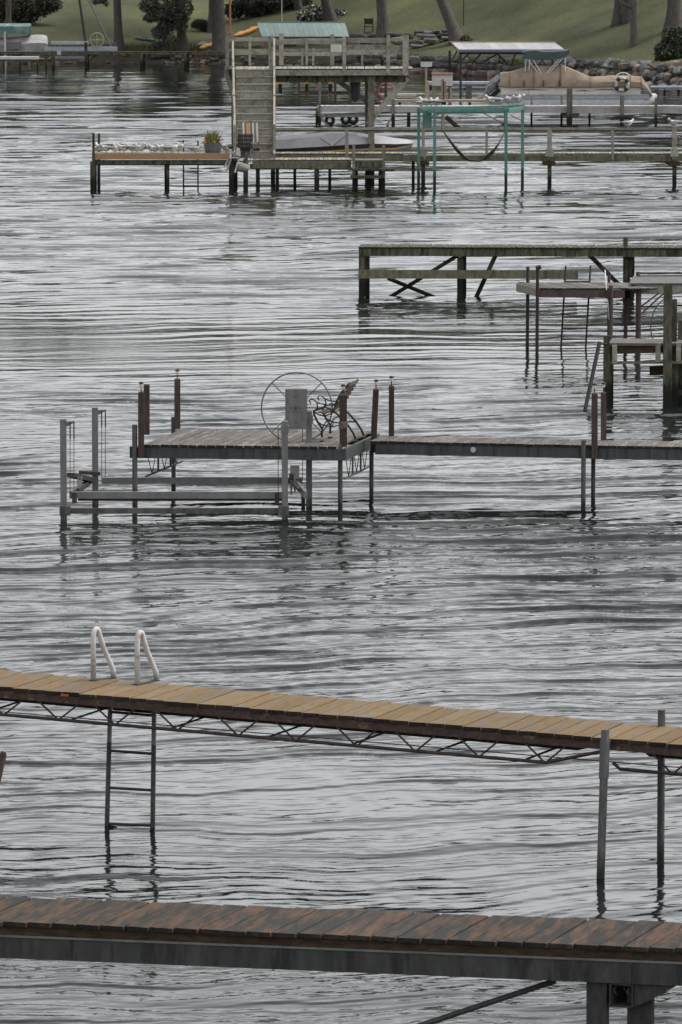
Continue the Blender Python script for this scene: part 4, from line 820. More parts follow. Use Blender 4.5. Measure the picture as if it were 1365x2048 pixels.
# flower tub
c = W(426, 305.5, yE + .7); tub = thing('flower_tub', 'grey half barrel tub of yellow green spiky flowers', 'planter', c)
m = MB(); m.lathe(c, [(.24, 0), (.285, .17), (.30, .33), (.27, .33), (.26, .28)], 18); m.build('tub', 'tub_grey', tub, smooth=True)
for hz in (.07, .26): m = MB(); m.lathe(c + UP * hz, [(.262 + hz * .13, 0), (.262 + hz * .13, .03)], 18); m.build('hoop', 'steel_pipe', tub)
m = MB()
for k in range(150):
    a = random.uniform(0, 6.28); r = random.uniform(0, .22); h = random.uniform(.22, .52); ln = random.uniform(.03, .30)
    b0 = c + Vector((r * math.cos(a), r * math.sin(a), .29)); t0 = b0 + Vector((ln * math.cos(a), ln * math.sin(a), h)); sd = Vector((-math.sin(a), math.cos(a), 0)) * .02; mid = (b0 + t0) / 2 + UP * .05
    m.add([b0 - sd, b0 + sd, mid + sd, mid - sd, t0], [(0, 1, 2, 3), (3, 2, 4)])
m.build('leaves', 'plant_yellow_green', tub, kind='stuff')
for k in range(6):
    a = random.uniform(0, 6.28); q = c + Vector((.32 * math.cos(a), .32 * math.sin(a), random.uniform(.34, .45))); m = MB(); m.lathe(q, [(.01, -.03), (.045, 0), (.03, .03), (.005, .04)], 6); m.build('blossom', 'flower_orange', tub)
# speedboat on its cradle behind the walkway
yS = yK + 3.4
sb = thing('speedboat', 'grey speedboat with black band and yellow stripe behind the railed walkway', 'boat', (Xp(690, yS), yS, 0))
def ring(px, top, chine, keel, hw):                            # one station of the hull
    x = Xp(px, yS); z0, z1, z2 = Z(top, yS), Z(chine, yS), Z(keel, yS)
    return [(x, yS - hw, z0), (x, yS - hw * .98, (z0 + z1) / 2 + .02), (x, yS - hw * .82, z1), (x, yS, z2), (x, yS + hw * .82, z1), (x, yS + hw * .98, (z0 + z1) / 2 + .02), (x, yS + hw, z0)]
stn = [(548, 295.5, 313, 322, .85), (580, 294.5, 312, 322, .9), (640, 291, 310, 322, .93), (700, 287, 308, 321, .9), (750, 285.5, 306, 320, .72), (790, 287, 305, 316, .45), (815, 286.5, 296, 304, .18), (826, 286, 288, 290, .02)]
m = MB(); m.loft([ring(*s) for s in stn]); m.build('hull', 'hull_grey', sb, smooth=True)
def band(t0, t1, off, name, mt):
    m = MB(); top = []; bt = []
    for px, a, b, c_, hw in stn:
        x = Xp(px, yS); z0, z1 = Z(a, yS), Z(b, yS)
        top.append((x, yS - hw * (1 - .06 * t0) - off, z0 + (z1 - z0) * t0)); bt.append((x, yS - hw * (1 - .06 * t1) - off, z0 + (z1 - z0) * t1))
    n = len(top); m.add(top + bt + [(p[0], p[1] + .012, p[2]) for p in top + bt], [(i, i + n, i + n + 1, i + 1) for i in range(n - 1)] + [(i + 2 * n, i + 1 + 2 * n, i + n + 1 + 2 * n, i + n + 2 * n) for i in range(n - 1)] + [(i, i + 1, i + 1 + 2 * n, i + 2 * n) for i in range(n - 1)] + [(i + n, i + 3 * n, i + 1 + 3 * n, i + 1 + n) for i in range(n - 1)])
    m.build(name, mt, sb, smooth=True)
band(-.02, .40, .012, 'gunwale_band', 'black_plastic'); band(.44, .56, .012, 'hull_stripe', 'boat_yellow')
dk = [(548, 279, .84), (600, 274, .9), (660, 268, .9), (690, 267, .86), (740, 274, .68), (790, 281, .4), (815, 284, .15), (826, 286, .01)]
m = MB(); m.loft([[(Xp(px, yS), yS - hw, Z(stn[i][1], yS)), (Xp(px, yS), yS - hw * .8, Z(t, yS)), (Xp(px, yS), yS, Z(t, yS) + .10), (Xp(px, yS), yS + hw * .8, Z(t, yS)), (Xp(px, yS), yS + hw, Z(stn[i][1], yS))] for i, (px, t, hw) in enumerate(dk)]); m.build('deck_cover', 'boat_deck', sb, smooth=True)
m = MB(); m.hexa([W(650, 269, yS - .5), W(720, 271, yS - .45), W(720, 271, yS + .4), W(650, 269, yS + .4), W(667, 252, yS - .4), W(700, 257, yS - .35), W(700, 257, yS + .3), W(667, 252, yS + .3)]); m.build('windscreen', 'boat_glass', sb)
for a, b in (((640, 276), (662, 290)), ((690, 272), (668, 290))): m = MB(); m.tube([W(*a, yS - .9), W(*b, yS - .95)], .012, 5); m.build('cover_strap', 'black_plastic', sb)
m = MB(); m.tube([W(600, 275, yS), W(670, 262, yS), W(745, 242, yS)], .02, 6); m.build('cover_pole', 'wood_weathered', sb)
# teal boat hoist
yG = Yof(381)
ho = thing('boat_hoist', 'teal painted steel boat hoist frame with slack slings', 'boat hoist', (Xp(940, yG), yG, 0))
hp = {(838, 214): yG, (870, 218): yG + .6 - .9, (1013, 221): yG - .1, (1045.5, 213): yG + 1.6}
hpos = [(838, 214, yG + 1.4), (870, 219, yG - .1), (1013, 222, yG - .1), (1046, 213, yG + 1.5)]
for px, yt, Y_ in hpos:
    a = W(px, yt, Y_); m = MB(); m.beam((a.x, a.y, -1.2), a, .10, .10); m.build('post', 'teal_paint', ho)
def hb(nm, a, Ya, b, Yb, w_, h_, mt='teal_paint'):
    m = MB(); m.beam(W(*a, Ya), W(*b, Yb), w_, h_); return m.build(nm, mt, ho)
hb('top_beam', (862, 221), yG - .1, (1016, 218), yG - .1, .12, .12); hb('top_beam', (834, 218), yG + 1.4, (1050, 212), yG + 1.5, .12, .10)
hb('top_beam', (840, 219.5), yG + 1.3, (870, 222), yG - .03, .1, .12); hb('top_beam', (1016, 220), yG - .03, (1046, 215), yG + 1.4, .1, .1)
hb('front_beam', (872, 226), yG - .12, (1010, 224), yG - .12, .02, .06)
a, b = W(846, 221, yG + .5), W(864, 255, yG + .5); m = MB(); m.bx(a.x, b.x, yG + .45, yG + .6, b.z, a.z); m.build('winch_box', 'teal_paint', ho)
for a, b, Ya in (((842, 250), (880, 226), yG + .6), ((968, 226), (1014, 250), yG - .05), ((1022, 230), (1046, 242), yG + .8)): m = MB(); m.tube([W(*a, Ya), W(*b, Ya)], .018, 6); m.build('stay', 'steel_pipe', ho)
sl = [(884, 258, .02), (897, 277, .05), (912, 297, .08), (928, 314, .07), (940, 321, .03), (962, 322, .025), (975, 313, .08), (988, 302, .08), (998, 288, .05), (1009, 266, .03)]
m = MB(); m.loft([[W(px, py, yG + .4) + Vector((0, -.12, hw)), W(px, py, yG + .4) + Vector((0, -.10, hw + .015)), W(px, py, yG + .4) + Vector((0, .1, -hw + .015)), W(px, py, yG + .4) + Vector((0, .1, -hw))] for px, py, hw in sl]); m.build('sling', 'strap_olive', ho)
for px, yt, yb in ((884, 224, 258), (1009, 222, 266)): m = MB(); m.tube([W(px, yt, yG + .4), W(px, yb, yG + .4)], .012, 5); m.build('sling_cable', 'cable', ho)
pbeam(ho, 'loose_plank', (892, 233), (918, 256), yK + .6, 9, .1, 'wood_stringer'); pbox(ho, 'inner_post', 884, 228, 890, 262, yK + .5, yK + .6, WT)

# ------------------------------------------------------------------ gulls
def gull_proto():
    t = thing('gull', 'proto', 'gull', (0, 0, 0))
    prof = [(-.20, .012, .155), (-.15, .035, .145), (-.08, .062, .13), (0, .078, .125), (.07, .070, .135), (.12, .050, .165), (.145, .040, .20), (.165, .044, .225), (.19, .036, .232), (.212, .012, .228)]
    m = MB(); n = 10
    m.loft([[(x, r * math.cos(2 * math.pi * j / n), z + r * 1.1 * math.sin(2 * math.pi * j / n)) for j in range(n)] for x, r, z in prof]); m.build('body', 'gull_body', t, smooth='all')
    for s in (-1, 1):
        m = MB(); m.loft([[(x, s * (y_ + th_ * math.cos(a)), z + h * math.sin(a)) for a in (0, 1.57, 3.14, 4.71)] for x, y_, z, th_, h in ((-.26, .02, .165, .008, .012), (-.16, .045, .16, .014, .03), (-.05, .066, .155, .018, .05), (.05, .066, .152, .016, .045), (.10, .05, .155, .008, .02))]); m.build('wing', 'gull_wing', t, smooth='all')
        m = MB(); m.tube([(-.01, s * .03, .07), (.0, s * .03, 0)], .006, 5); m.build('leg', 'gull_beak', t)
    m = MB(); m.tube([(.205, 0, .226), (.25, 0, .215)], .011, 6, r2=.003); m.build('beak', 'gull_beak', t)
    return t
gp = gull_proto(); first = True
GR = 'gulls resting on the docks'
spots = []; ORD = 'first second third fourth fifth sixth seventh eighth ninth tenth eleventh twelfth thirteenth fourteenth fifteenth sixteenth seventeenth'.split()
zt = W(184, 307.5, yE).z
for i, px in enumerate((192, 201, 211, 229, 238, 247, 262, 273, 281, 301, 309, 325, 333, 345, 356, 391, 452)):
    spots.append((Vector((Xp(px, yE + .5), yE + random.uniform(.3, 1.3), zt)), ORD[i] + ' gull from the left on the orange rimmed far dock'))
zh = W(940, 212, yG + 1.5).z + .05
for i, (px, Y_) in enumerate(((843, 1.43), (853, 1.46), (863, 1.44), (873, 1.42), (985, 1.46), (1003, 1.48), (1017, 1.46), (1026, 1.5), (1036, 1.48))):
    q = W(px, 214, yG + Y_); zz = zh + (px - 940) * .0003
    spots.append((Vector((q.x, yG + Y_, W(px, 218 - (px - 834) * 6 / 216, yG + 1.4).z + .055)), ORD[i] + ' gull from the left on top of the teal hoist'))
for px, lb in ((1257, 'single gull standing mid rail on the long walkway'), (1349, 'gull standing on railing post near right edge')):
    q = W(px, 255, yK); spots.append((Vector((q.x, yK + .04, q.z + .003)), lb))
for i, (p, lb) in enumerate(spots):
    rz = random.choice((0, math.pi)) + random.uniform(-.7, .7)
    if i == 0: gp.location = p; gp.rotation_euler = (0, 0, rz); gp['label'] = lb; gp['group'] = GR
    else: copy_tree(gp, p, rz, lb, GR, random.uniform(1.1, 1.4))
# ------------------------------------------------------------------ pale dock with pontoon boat
yP = Yof(252)
dkF = thing('dock', 'long pale grey dock in front of the tan covered pontoon boat', 'dock', (Xp(1000, yP), yP, 0))
zF = Z(212, yP)
for x0, x1, y0, y1 in ((636, 790, 213, 223), (790.3, 1010, 212, 224), (1010.3, 1140, 212.5, 225), (1140.3, 1500, 213, 226)): pbox(dkF, 'rim_board', x0, y0, x1, y1, yP, yP + .06, 'dock_pale')
a = W(636, 212, yP); planks(dkF, (a.x, yP + .07, a.z), (1, 0, 0), (0, 1.5, 0), 62, .30, .015, .04, 'dock_pale')
for px, yt, yo, wp in ((640, 165, -.05, 5), (738, 200, .0, 7), (787, 200, -.05, 7), (635, 215, .2, 7), (818, 222, .3, 7), (1140, 176, -.1, 11), (1245, 190, -.1, 8), (1313, 195, -.1, 5), (1180, 222, .6, 4), (1064, 190, 1.6, 4), (1124, 190, 1.6, 4)): post_to_water(dkF, px, yt, yP + yo, wp, 'wood_weathered_wet')
pbox(dkF, 'lower_rail', 655, 227, 735, 234, yP + .3, yP + .4, 'dock_pale'); pbox(dkF, 'cap_beam', 1125, 226.5, 1160, 231, yP - .1, yP + 1.4, 'wood_stringer')
for a, b in (((648, 232), (636, 252)), ((640, 236), (658, 252)), ((787, 232), (772, 252)), ((735, 226), (742, 250))): pbeam(dkF, 'brace', a, b, yP - .02, 4, .06, 'wood_weathered')
for i, (px, py) in enumerate(((660, 240), (692, 238), (707, 238))):
    q = W(px, py, yP + .9); m = MB(); m.torus(q, .16, .08, (1, 0, 0), (0, .1, 1), 18, 8); o = m.build('tyre', 'black_plastic', None, smooth='all'); tag(o, ['black tyre fender at left end of the pale dock', 'black tyre fender left of two under pale dock', 'black tyre fender right of two under pale dock'][i], 'tyre', 'tyre fenders under the pale dock')
# pontoon boat
yB_ = yP + 3.0; bw = 2.4
pt = thing('pontoon_boat', 'cream pontoon boat under a tan cover with folded bimini', 'boat', (Xp(1155, yB_), yB_, 0))
def bxz(px, py, dy=0.0): return W(px, py, yB_ + dy)
for dy in (.35, bw - .35):
    m = MB(); pts = [bxz(1003, 207, dy), bxz(1260, 207, dy), bxz(1290, 203, dy), bxz(1308, 194, dy), bxz(1314, 188, dy)]; m.tube(pts, [.32, .32, .30, .2, .06], 12); m.build('pontoon', 'white_dull', pt, smooth=True)
m = MB(); a, b = bxz(1000, 190), bxz(1300, 197); m.bx(a.x, b.x, yB_, yB_ + bw, b.z, a.z); m.build('deck', 'pale_blue_grey', pt)
def panel(nm, x0, y0, x1, y1, d0, d1, mt):
    a, b = bxz(x0, y0, d0), bxz(x1, y1, d0); m = MB(); m.bx(a.x, b.x, yB_ + d0, yB_ + d1, b.z, a.z); return m.build(nm, mt, pt)
for x0, x1 in ((1003, 1058), (1059, 1170), (1171, 1282)): panel('side_panel', x0, 171, x1, 189, .05, .09, 'boat_cream'); panel('side_panel', x0, 171, x1, 189, bw - .09, bw - .05, 'boat_cream')
panel('side_panel', 1279, 171, 1282, 189, .1, bw - .1, 'boat_cream'); panel('side_panel', 1003, 171, 1006, 189, .1, bw - .1, 'boat_cream')
panel('rub_rail', 1000, 187.5, 1300, 190, -.03, -.004, 'pale_blue_grey')
panel('hull_skirt', 1003, 198, 1290, 207, .02, .06, 'white_dull')
for x0, x1, y_ in ((1028, 1098, 180), (1150, 1185, 182), (1185, 1240, 180)):
    m = MB(); n = 10; top = [bxz(x0 + (x1 - x0) * i / n, y_ - 2.6 * math.sin(math.pi * i / n), .0) for i in range(n + 1)]; bt = [bxz(x0 + (x1 - x0) * i / n, y_ + .5 - .6 * math.sin(math.pi * i / n), .0) for i in range(n + 1)]
    pl = [p + Vector((0, .045, 0)) for p in top + bt[::-1]]; m.prism(pl, (0, .003, 0)); m.build('wave_graphic', 'boat_blue', pt)
prof = [(1001, 145, 172), (1020, 143, 173), (1045, 137, 173), (1068, 128, 173), (1095, 130, 173), (1122, 129, 173), (1150, 140, 173), (1182, 153, 173), (1220, 152, 172), (1262, 151, 172), (1284, 153, 174), (1297, 172, 182), (1306, 190, 191)]
m = MB(); rings = []
for i, (px, t, l_) in enumerate(prof):
    sag = .04 * math.sin(i * 2.1); rings.append([bxz(px, l_, -.03), bxz(px, (t * .45 + l_ * .55), -.02), bxz(px, t + 1.5, .22) , bxz(px, t - 1 + sag * 20, bw / 2), bxz(px, t + 1.5, bw - .22), bxz(px, (t * .45 + l_ * .55), bw + .02), bxz(px, l_, bw + .03)])
m.loft(rings); m.build('boat_cover', 'canvas_tan', pt, smooth=True)
for k in (1, 3, 5, 7, 9, 10): m = MB(); m.tube([Vector(q) + Vector((0, -.012 if j < 3 else 0, .012)) for j, q in enumerate(rings[k])], .022, 5); m.build('cover_seam', 'canvas_seam', pt)
m = MB(); m.tube([Vector(r[0]) + Vector((0, -.012, 0)) for r in rings], .024, 5); m.build('cover_hem', 'canvas_seam', pt)
for px in (1088, 1120, 1049): m = MB(); a = bxz(px, 160, -.06); b = bxz(px, 172, -.06); m.beam(a, b, .09, .03, up=(1, 0, 0)); m.build('cover_clip', 'black_plastic', pt)
# bimini
prof = [(1046, 104, 116), (1058, 101, 118), (1072, 100, 119), (1088, 103, 118), (1104, 103, 118), (1120, 102, 117), (1132, 101, 114), (1139, 99, 106)]
m = MB(); m.loft([[bxz(px, b, .05), bxz(px, t, .05), bxz(px, t - 2.2, bw / 2), bxz(px, t, bw - .05), bxz(px, b, bw - .05), bxz(px, b + .6, bw / 2)] for px, t, b in prof]); m.build('bimini_top', 'canvas_teal_dark', pt, smooth=True)
for dy in (.08, bw - .08):
    for a, b in (((1055, 117), (1087, 159)), ((1066, 117), (1087, 153)), ((1128, 114), (1087, 159)), ((1120, 117), (1090, 150)), ((1053, 117), (1051, 142)), ((1131, 113), (1131, 142)), ((1060, 118), (1059, 140))):
        m = MB(); m.tube([bxz(*a, dy), bxz(*b, dy)], .024, 6); m.build('bimini_pole', 'white_dull', pt)
m = MB(); c = bxz(1245, 168, -.12); m.torus(c, .27, .08, (1, 0, 0), (0, 0, 1), 24, 8); o = m.build('life_ring', 'ring_white', None, smooth='all'); tag(o, 'white and black life ring on the pontoon boat side', 'life ring')
for k in range(4):
    a = R(20 + 90 * k); m = MB(); m.torus(c, .27, .088, (1, 0, 0), (0, 0, 1), 5, 8, a, a + .6); m.build('ring_band', 'black_plastic', o, smooth='all')
m = MB(); c = W(1247, 163, yB_ + bw + .4); m.torus(c, .40, .035, (1, 0, 0), (0, 0, 1), 32, 7); wl = thing('winch_wheel', 'white boat lift wheel standing over the pontoon boat bow', 'wheel', (c.x, c.y, 0)); m.build('wheel_rim', 'white_dull', wl, smooth='all')
for k in range(3): a = R(90 + 120 * k); m = MB(); m.tube([c, c + Vector((math.cos(a), 0, math.sin(a))) * .4], .018, 5); m.build('spoke', 'white_dull', wl)
m = MB(); m.beam((c.x, c.y + .08, c.z + .1), (c.x, c.y + .08, -1), .1, .1); m.build('post', 'aluminium', wl)
# tarped outboard
c = bxz(990, 176, bw / 2); ob = thing('outboard_motor', 'tilted outboard motor wrapped in grey tarp behind the pontoon boat', 'outboard motor', c)
pts = [(1000, 153, .16), (993, 157, .34), (987, 166, .38), (982, 178, .34), (976, 186, .26), (968, 191, .22), (955, 193, .12)]
m = MB(); n = 10; m.loft([[W(px, py, c.y) + Vector((math.cos(6.283 * j / n) * r * .75 * (1 + .15 * math.sin(j * 3 + i)), math.sin(6.283 * j / n) * r * .8, math.sin(6.283 * j / n + .8) * r * .55 * (1 + .2 * math.cos(j * 2 + i * 2)))) for j in range(n)] for i, (px, py, r) in enumerate(pts)]); m.build('tarp_wrap', 'tarp_grey', ob, smooth=True)
m = MB(); m.beam(W(1000, 178, c.y), W(975, 200, c.y), .2, .2); m.build('engine_leg', 'black_plastic', ob)
# boat lift with metal roof
yC = Yof(207)
cn = thing('boat_lift', 'boat lift with long grey metal canopy roof on dark posts', 'boat lift', (Xp(1015, yC), yC, 0))
zr0, zr1 = Z(99, yC), Z(85, yC + 1.4)
x0, x1 = Xp(918, yC), Xp(1129, yC); xr0, xr1 = Xp(904, yC), Xp(1112, yC)
n_p = 12
for k in range(n_p):
    u0, u1 = k / n_p, (k + .985) / n_p
    m = MB(); A = [Vector((x0 + (x1 - x0) * u0, yC - .1, zr0)), Vector((x0 + (x1 - x0) * u1, yC - .1, zr0)), Vector((xr0 + (xr1 - xr0) * u1, yC + 1.4, zr1)), Vector((xr0 + (xr1 - xr0) * u0, yC + 1.4, zr1))]
    m.hexa(A + [p + UP * .03 for p in A]); m.build('roof_panel', 'roof_metal', cn)
    A2 = [Vector((p.x, 2 * (yC + 1.4) - p.y + .04, p.z)) for p in A]; m = MB(); m.hexa([A2[3], A2[2], A2[1], A2[0]] + [p + UP * .03 for p in (A2[3], A2[2], A2[1], A2[0])]); m.build('roof_panel', 'roof_metal', cn)
m = MB(); m.beam((xr0 - .1, yC + 1.42, zr1 + .05), (xr1 + .05, yC + 1.42, zr1 + .05), .16, .05); m.build('ridge_cap', 'roof_trim_red', cn)
m = MB(); m.beam((x0, yC - .1, zr0 - .06), (x1, yC - .1, zr0 - .06), .05, .10); m.build('eave_trim', 'boat_blue', cn)
m = MB(); m.beam((x0, yC + .02, zr0 - .16), (x1, yC + .02, zr0 - .16), .08, .12); m.build('eave_beam', 'frame_dark', cn)
m = MB(); m.prism([(x0 - .1, yC - .05, zr0 - .06), (x0 - .35, yC + 1.4, zr1 - .03), (x0 - .1, yC + 2.85, zr0 - .06)], (.05, 0, 0)); m.build('gable', 'frame_dark', cn)
for px, dy in ((922, .05), (900, 2.7), (1106, .05), (1118, 2.7)): q = W(px, 100, yC + dy); m = MB(); m.beam((q.x, q.y, zr0 - .1), (q.x, q.y, -1), .11, .11); m.build('post', 'frame_dark', cn)
for a, b in (((922, 122), (945, 101)), ((945, 125), (968, 101)), ((900, 145), (922, 122)), ((906, 118), (915, 101)), ((968, 122), (996, 107)), ((996, 107), (1018, 130)), ((975, 103), (996, 108)), ((1084, 118), (1106, 145)), ((1128, 118), (1106, 145)), ((1025, 125), (1033, 103)), ((1000, 112), (998, 122))):
    m = MB(); m.tube([W(*a, yC + 1.2), W(*b, yC + 1.2)], .035, 5); m.build('brace', 'frame_dark', cn)
pbox(cn, 'side_rail', 905, 172, 975, 175, yC + .3, yC + .4, 'pale_blue_grey'); pbox(cn, 'side_rail', 905, 185, 975, 187, yC + .3, yC + .4, 'pale_blue_grey')
m = MB(); m.box(W(938, 184, yC + .4), (.3, .2, .7)); m.build('hoist_box', 'aluminium_dull', cn)
# narrow tan pier and signs
pier = thing('pier', 'narrow pale tan pier between the tower and the covered lift', 'pier', (Xp(890, yC - 8), yC - 8, 0))
yN_ = Yof(216)
pbox(pier, 'deck_board', 790, 199, 985, 204, yN_, yN_ + .9, 'dock_tan')
for px in (800, 850, 940): post_to_water(pier, px, 203, yN_ + .2, 5, 'wood_weathered_wet')
for px, yt in ((855, 160), (886, 158), (890, 162)): post_to_water(pier, px, yt, yN_ + .3, 6, 'dock_tan')
sg = thing('sign', 'small white board sign on a thin post', 'sign', (Xp(852, yN_), yN_ + .6, 0)); pbox(sg, 'sign_board', 842, 123, 865, 133, yN_ + .55, yN_ + .6, 'white_dull'); post_to_water(sg, 853, 130, yN_ + .65, 4, 'dock_tan')
bxs = thing('dock_box', 'pale box raised on tan posts beside the covered lift', 'box', (Xp(885, yN_), yN_ + 1.5, 0)); pbox(bxs, 'box_body', 865, 149, 906, 171, yN_ + 1.2, yN_ + 2, 'white_dull'); pbox(bxs, 'lid', 864, 146, 907, 149, yN_ + 1.15, yN_ + 2.05, 'roof_trim_red')
post_to_water(bxs, 868, 170, yN_ + 1.4, 4, 'dock_tan'); post_to_water(bxs, 902, 170, yN_ + 1.4, 4, 'dock_tan')
# far float between shore and lift
yX = Yof(176)
fl = thing('dock', 'thin grey floating dock close to the stone shore wall', 'dock', (Xp(940, yX), yX, 0)); pbox(fl, 'deck_board', 858, 163, 1000, 168, yX, yX + 1, 'pale_blue_grey'); pbox(fl, 'rim_board', 858, 168.2, 1000, 171, yX + .05, yX + .1, 'dock_pale')
for px in (862, 930, 995): post_to_water(fl, px, 168, yX + .3, 4)
yX2 = Yof(187); f2 = thing('dock', 'grey dock end at right edge below the boulder bank', 'dock', (Xp(1350, yX2), yX2, 0)); pbox(f2, 'deck_board', 1303, 172, 1460, 175, yX2, yX2 + 1, 'pale_blue_grey'); pbox(f2, 'rim_board', 1303, 175.2, 1460, 179, yX2 + .05, yX2 + .1, 'dock_pale')
for px in (1330, 1358): post_to_water(f2, px, 178, yX2 + .3, 4)
# brown frame pier seen under the tower
yM = Yof(199)
bp2 = thing('pier', 'thin brown frame pier seen below the tower deck', 'pier', (Xp(650, yM), yM, 0)); pbox(bp2, 'rail', 598, 182, 702, 186, yM + .1, yM + .2, 'steel_rust_dark')
for px, yt in ((598, 158), (671, 155), (701, 178), (772, 160)): post_to_water(bp2, px, yt, yM, 5, 'steel_red_brown')
yM2 = Yof(182)
for i, (px, lb) in enumerate(((561, 'orange topped mooring post next to the stair'), (614, 'middle orange topped mooring post under the tower'), (661, 'orange topped mooring post behind the pink flag'))):
    p = thing('mooring_post', lb, 'post', (Xp(px, yM2), yM2, 0), 'orange topped mooring posts'); pbox(p, 'orange_top', px - 4, 154, px + 4, 167, yM2 - .12, yM2 + .12, 'kayak_orange'); post_to_water(p, px, 167, yM2, 7, 'wood_weathered_wet')
m = MB(); c = W(773, 181, yM + .3); m.torus(c, .38, .03, (1, 0, 0), (0, 0, 1), 30, 6); o = m.build('hoop', 'red_hose', None, smooth='all'); tag(o, 'large red hoop hung on a brown post right of the tower', 'hoop')
m = MB(); a = W(640, 160, yP - .06); m.prism([a + Vector((-.16, 0, -.42)), a + Vector((.1, 0, -.45)), a + Vector((.06, 0, -.1)), a + Vector((-.02, 0, .12))], (0, .05, 0)); o = m.build('flag', 'pink_cloth', None); tag(o, 'limp pink flag on the post below the tower', 'flag')
yJ = Yof(196)
o = pbox(None, 'small_boat_seat', 795, 187, 834, 192, yJ, yJ + .6, 'white_dull'); tag(o, 'thin white slab on the water right of the tower brace', 'raft')
# ------------------------------------------------------------------ shore: finding the ground under a picture point
def land_at(px, py):
    Yq = shore_y(W(px, 100, 310).x) + .2
    for k in range(900):
        p = W(px, py, Yq)
        if float(land_z(p.x, Yq)) >= p.z: break
        Yq += .12
    return Vector((p.x, Yq, float(land_z(p.x, Yq))))
rk = random.Random(5)
def rock_mesh(seed, sq=1.0, blocky=0.0):
    r = random.Random(seed); me = bpy.data.meshes.new('stone'); import bmesh as bm_
    b = bm_.new(); bm_.ops.create_icosphere(b, subdivisions=2, radius=.5)
    k = [(Vector((r.gauss(0, 1), r.gauss(0, 1), r.gauss(0, 1))).normalized(), r.uniform(.28, .44)) for _ in range(9)]
    for v in b.verts:
        if blocky: v.co = Vector([math.copysign(min(abs(c) * 1.5, .5 - r.uniform(0, .04)), c) for c in v.co]) * .98
        for n, d in k:
            e = v.co.dot(n) - d * (1.35 if blocky else 1)
            if e > 0: v.co -= n * e
        v.co += Vector((r.uniform(-.015, .015), r.uniform(-.015, .015), r.uniform(-.015, .015)))
    b.to_mesh(me); b.free(); return me
ROCKS = [rock_mesh(i) for i in range(6)]; BLOCKS = [rock_mesh(20 + i, blocky=1) for i in range(5)]
def add_stone(parent, p, size, mt, blocks=False, rz=None, name='stone'):
    key = (mt, blocks, rk.randrange(5)); me = STM.get(key)
    if me is None: me = (BLOCKS if blocks else ROCKS)[key[2]].copy(); me.materials.append(MATS[mt]); STM[key] = me
    o = bpy.data.objects.new(name, me); C.objects.link(o); o.parent = parent; o.location = Vector(p) - ROOTLOC[parent.name]
    o.scale = size; o.rotation_euler = (rk.uniform(-.12, .12), rk.uniform(-.12, .12), rk.uniform(-.15, .15) if blocks else rk.uniform(0, 6)) if rz is None else (0, 0, rz)
    return o
STM = {}
# stone retaining wall along the water
p0 = land_at(900, 140); wl_ = thing('stone_wall', 'low grey stone wall along the water behind the covered lift', 'wall', p0)
px = 672.0
while px < 1105:
    wpx = rk.uniform(13, 30); q = W(px + wpx / 2, 140, 305); ys_ = shore_y(q.x)
    for row, (zz, hh, mt) in enumerate(((.16, .5, 'stone_tan'), (.55, .42, 'stone_dark'), (.92, .40, 'stone_grey'))):
        if rk.random() < .94: add_stone(wl_, (q.x + rk.uniform(-.12, .12), ys_ - .05 + row * .16 + rk.uniform(-.05, .05), zz + rk.uniform(-.04, .04)), (wpx / 33 * rk.uniform(.9, 1.12), .55, hh * rk.uniform(.85, 1.2)), mt, True)
    px += wpx
# riprap on the right
rr_ = thing('boulder_bank', 'bank of loose grey boulders along the right shore', 'boulders', land_at(1230, 160))
for k in range(190):
    px = rk.uniform(1085, 1420); q = W(px, 150, 285); ys_ = shore_y(q.x); d = rk.uniform(-.5, 2.6); sz = rk.uniform(.32, .85) * (1.25 if px > 1290 else .9)
    z_ = max(-.1, float(land_z(q.x, ys_ + d))) + .05 + .12 * (d > 1)
    add_stone(rr_, (q.x, ys_ + d, z_), (sz * 1.15, sz, sz * .75), rk.choice(('stone_grey', 'stone_grey', 'stone_dark', 'stone_tan')))
lr = thing('shore_stones', 'scattered small stones at the left waterline under the pier', 'stones', land_at(300, 122))
for k in range(130):
    px = rk.uniform(-30, 470) if k < 60 else rk.uniform(330, 680); q = W(px, 125, 333); ys_ = shore_y(q.x); d = rk.uniform(-.3, 1.0); sz = rk.uniform(.18, .5)
    add_stone(lr, (q.x, ys_ + d, max(0, float(land_z(q.x, ys_ + d))) + .03), (sz * 1.3, sz, sz * .6), rk.choice(('stone_tan', 'stone_tan', 'stone_dark', 'stone_grey')))
# terrace of large blocks by the leaning tree
tw_ = thing('stone_terrace', 'terrace wall of large flat stone blocks below the leaning tree', 'wall', land_at(840, 90))
for x0, x1, y0, y1 in ((770, 806, 64, 73), (808, 830, 67, 77), (828, 850, 60, 66), (846, 866, 61, 67), (866, 884, 60, 66), (884, 905, 59, 66), (832, 872, 67, 75), (872, 898, 66, 75), (780, 815, 74, 88), (815, 848, 78, 88), (848, 882, 76, 87), (882, 902, 72, 80), (700, 735, 66, 78), (735, 760, 67, 76), (820, 845, 88, 95), (720, 750, 78, 92), (750, 780, 78, 92), (690, 720, 78, 92)):
    g = land_at((x0 + x1) / 2, y1 + 1); s_ = scl(g.y); top = W((x0 + x1) / 2, (y0 + y1) / 2, g.y)
    add_stone(tw_, (top.x, g.y, top.z), ((x1 - x0) / s_ * 1.05, .8, (y1 - y0) / s_ * 1.15), rk.choice(('stone_grey', 'stone_dark')), True)

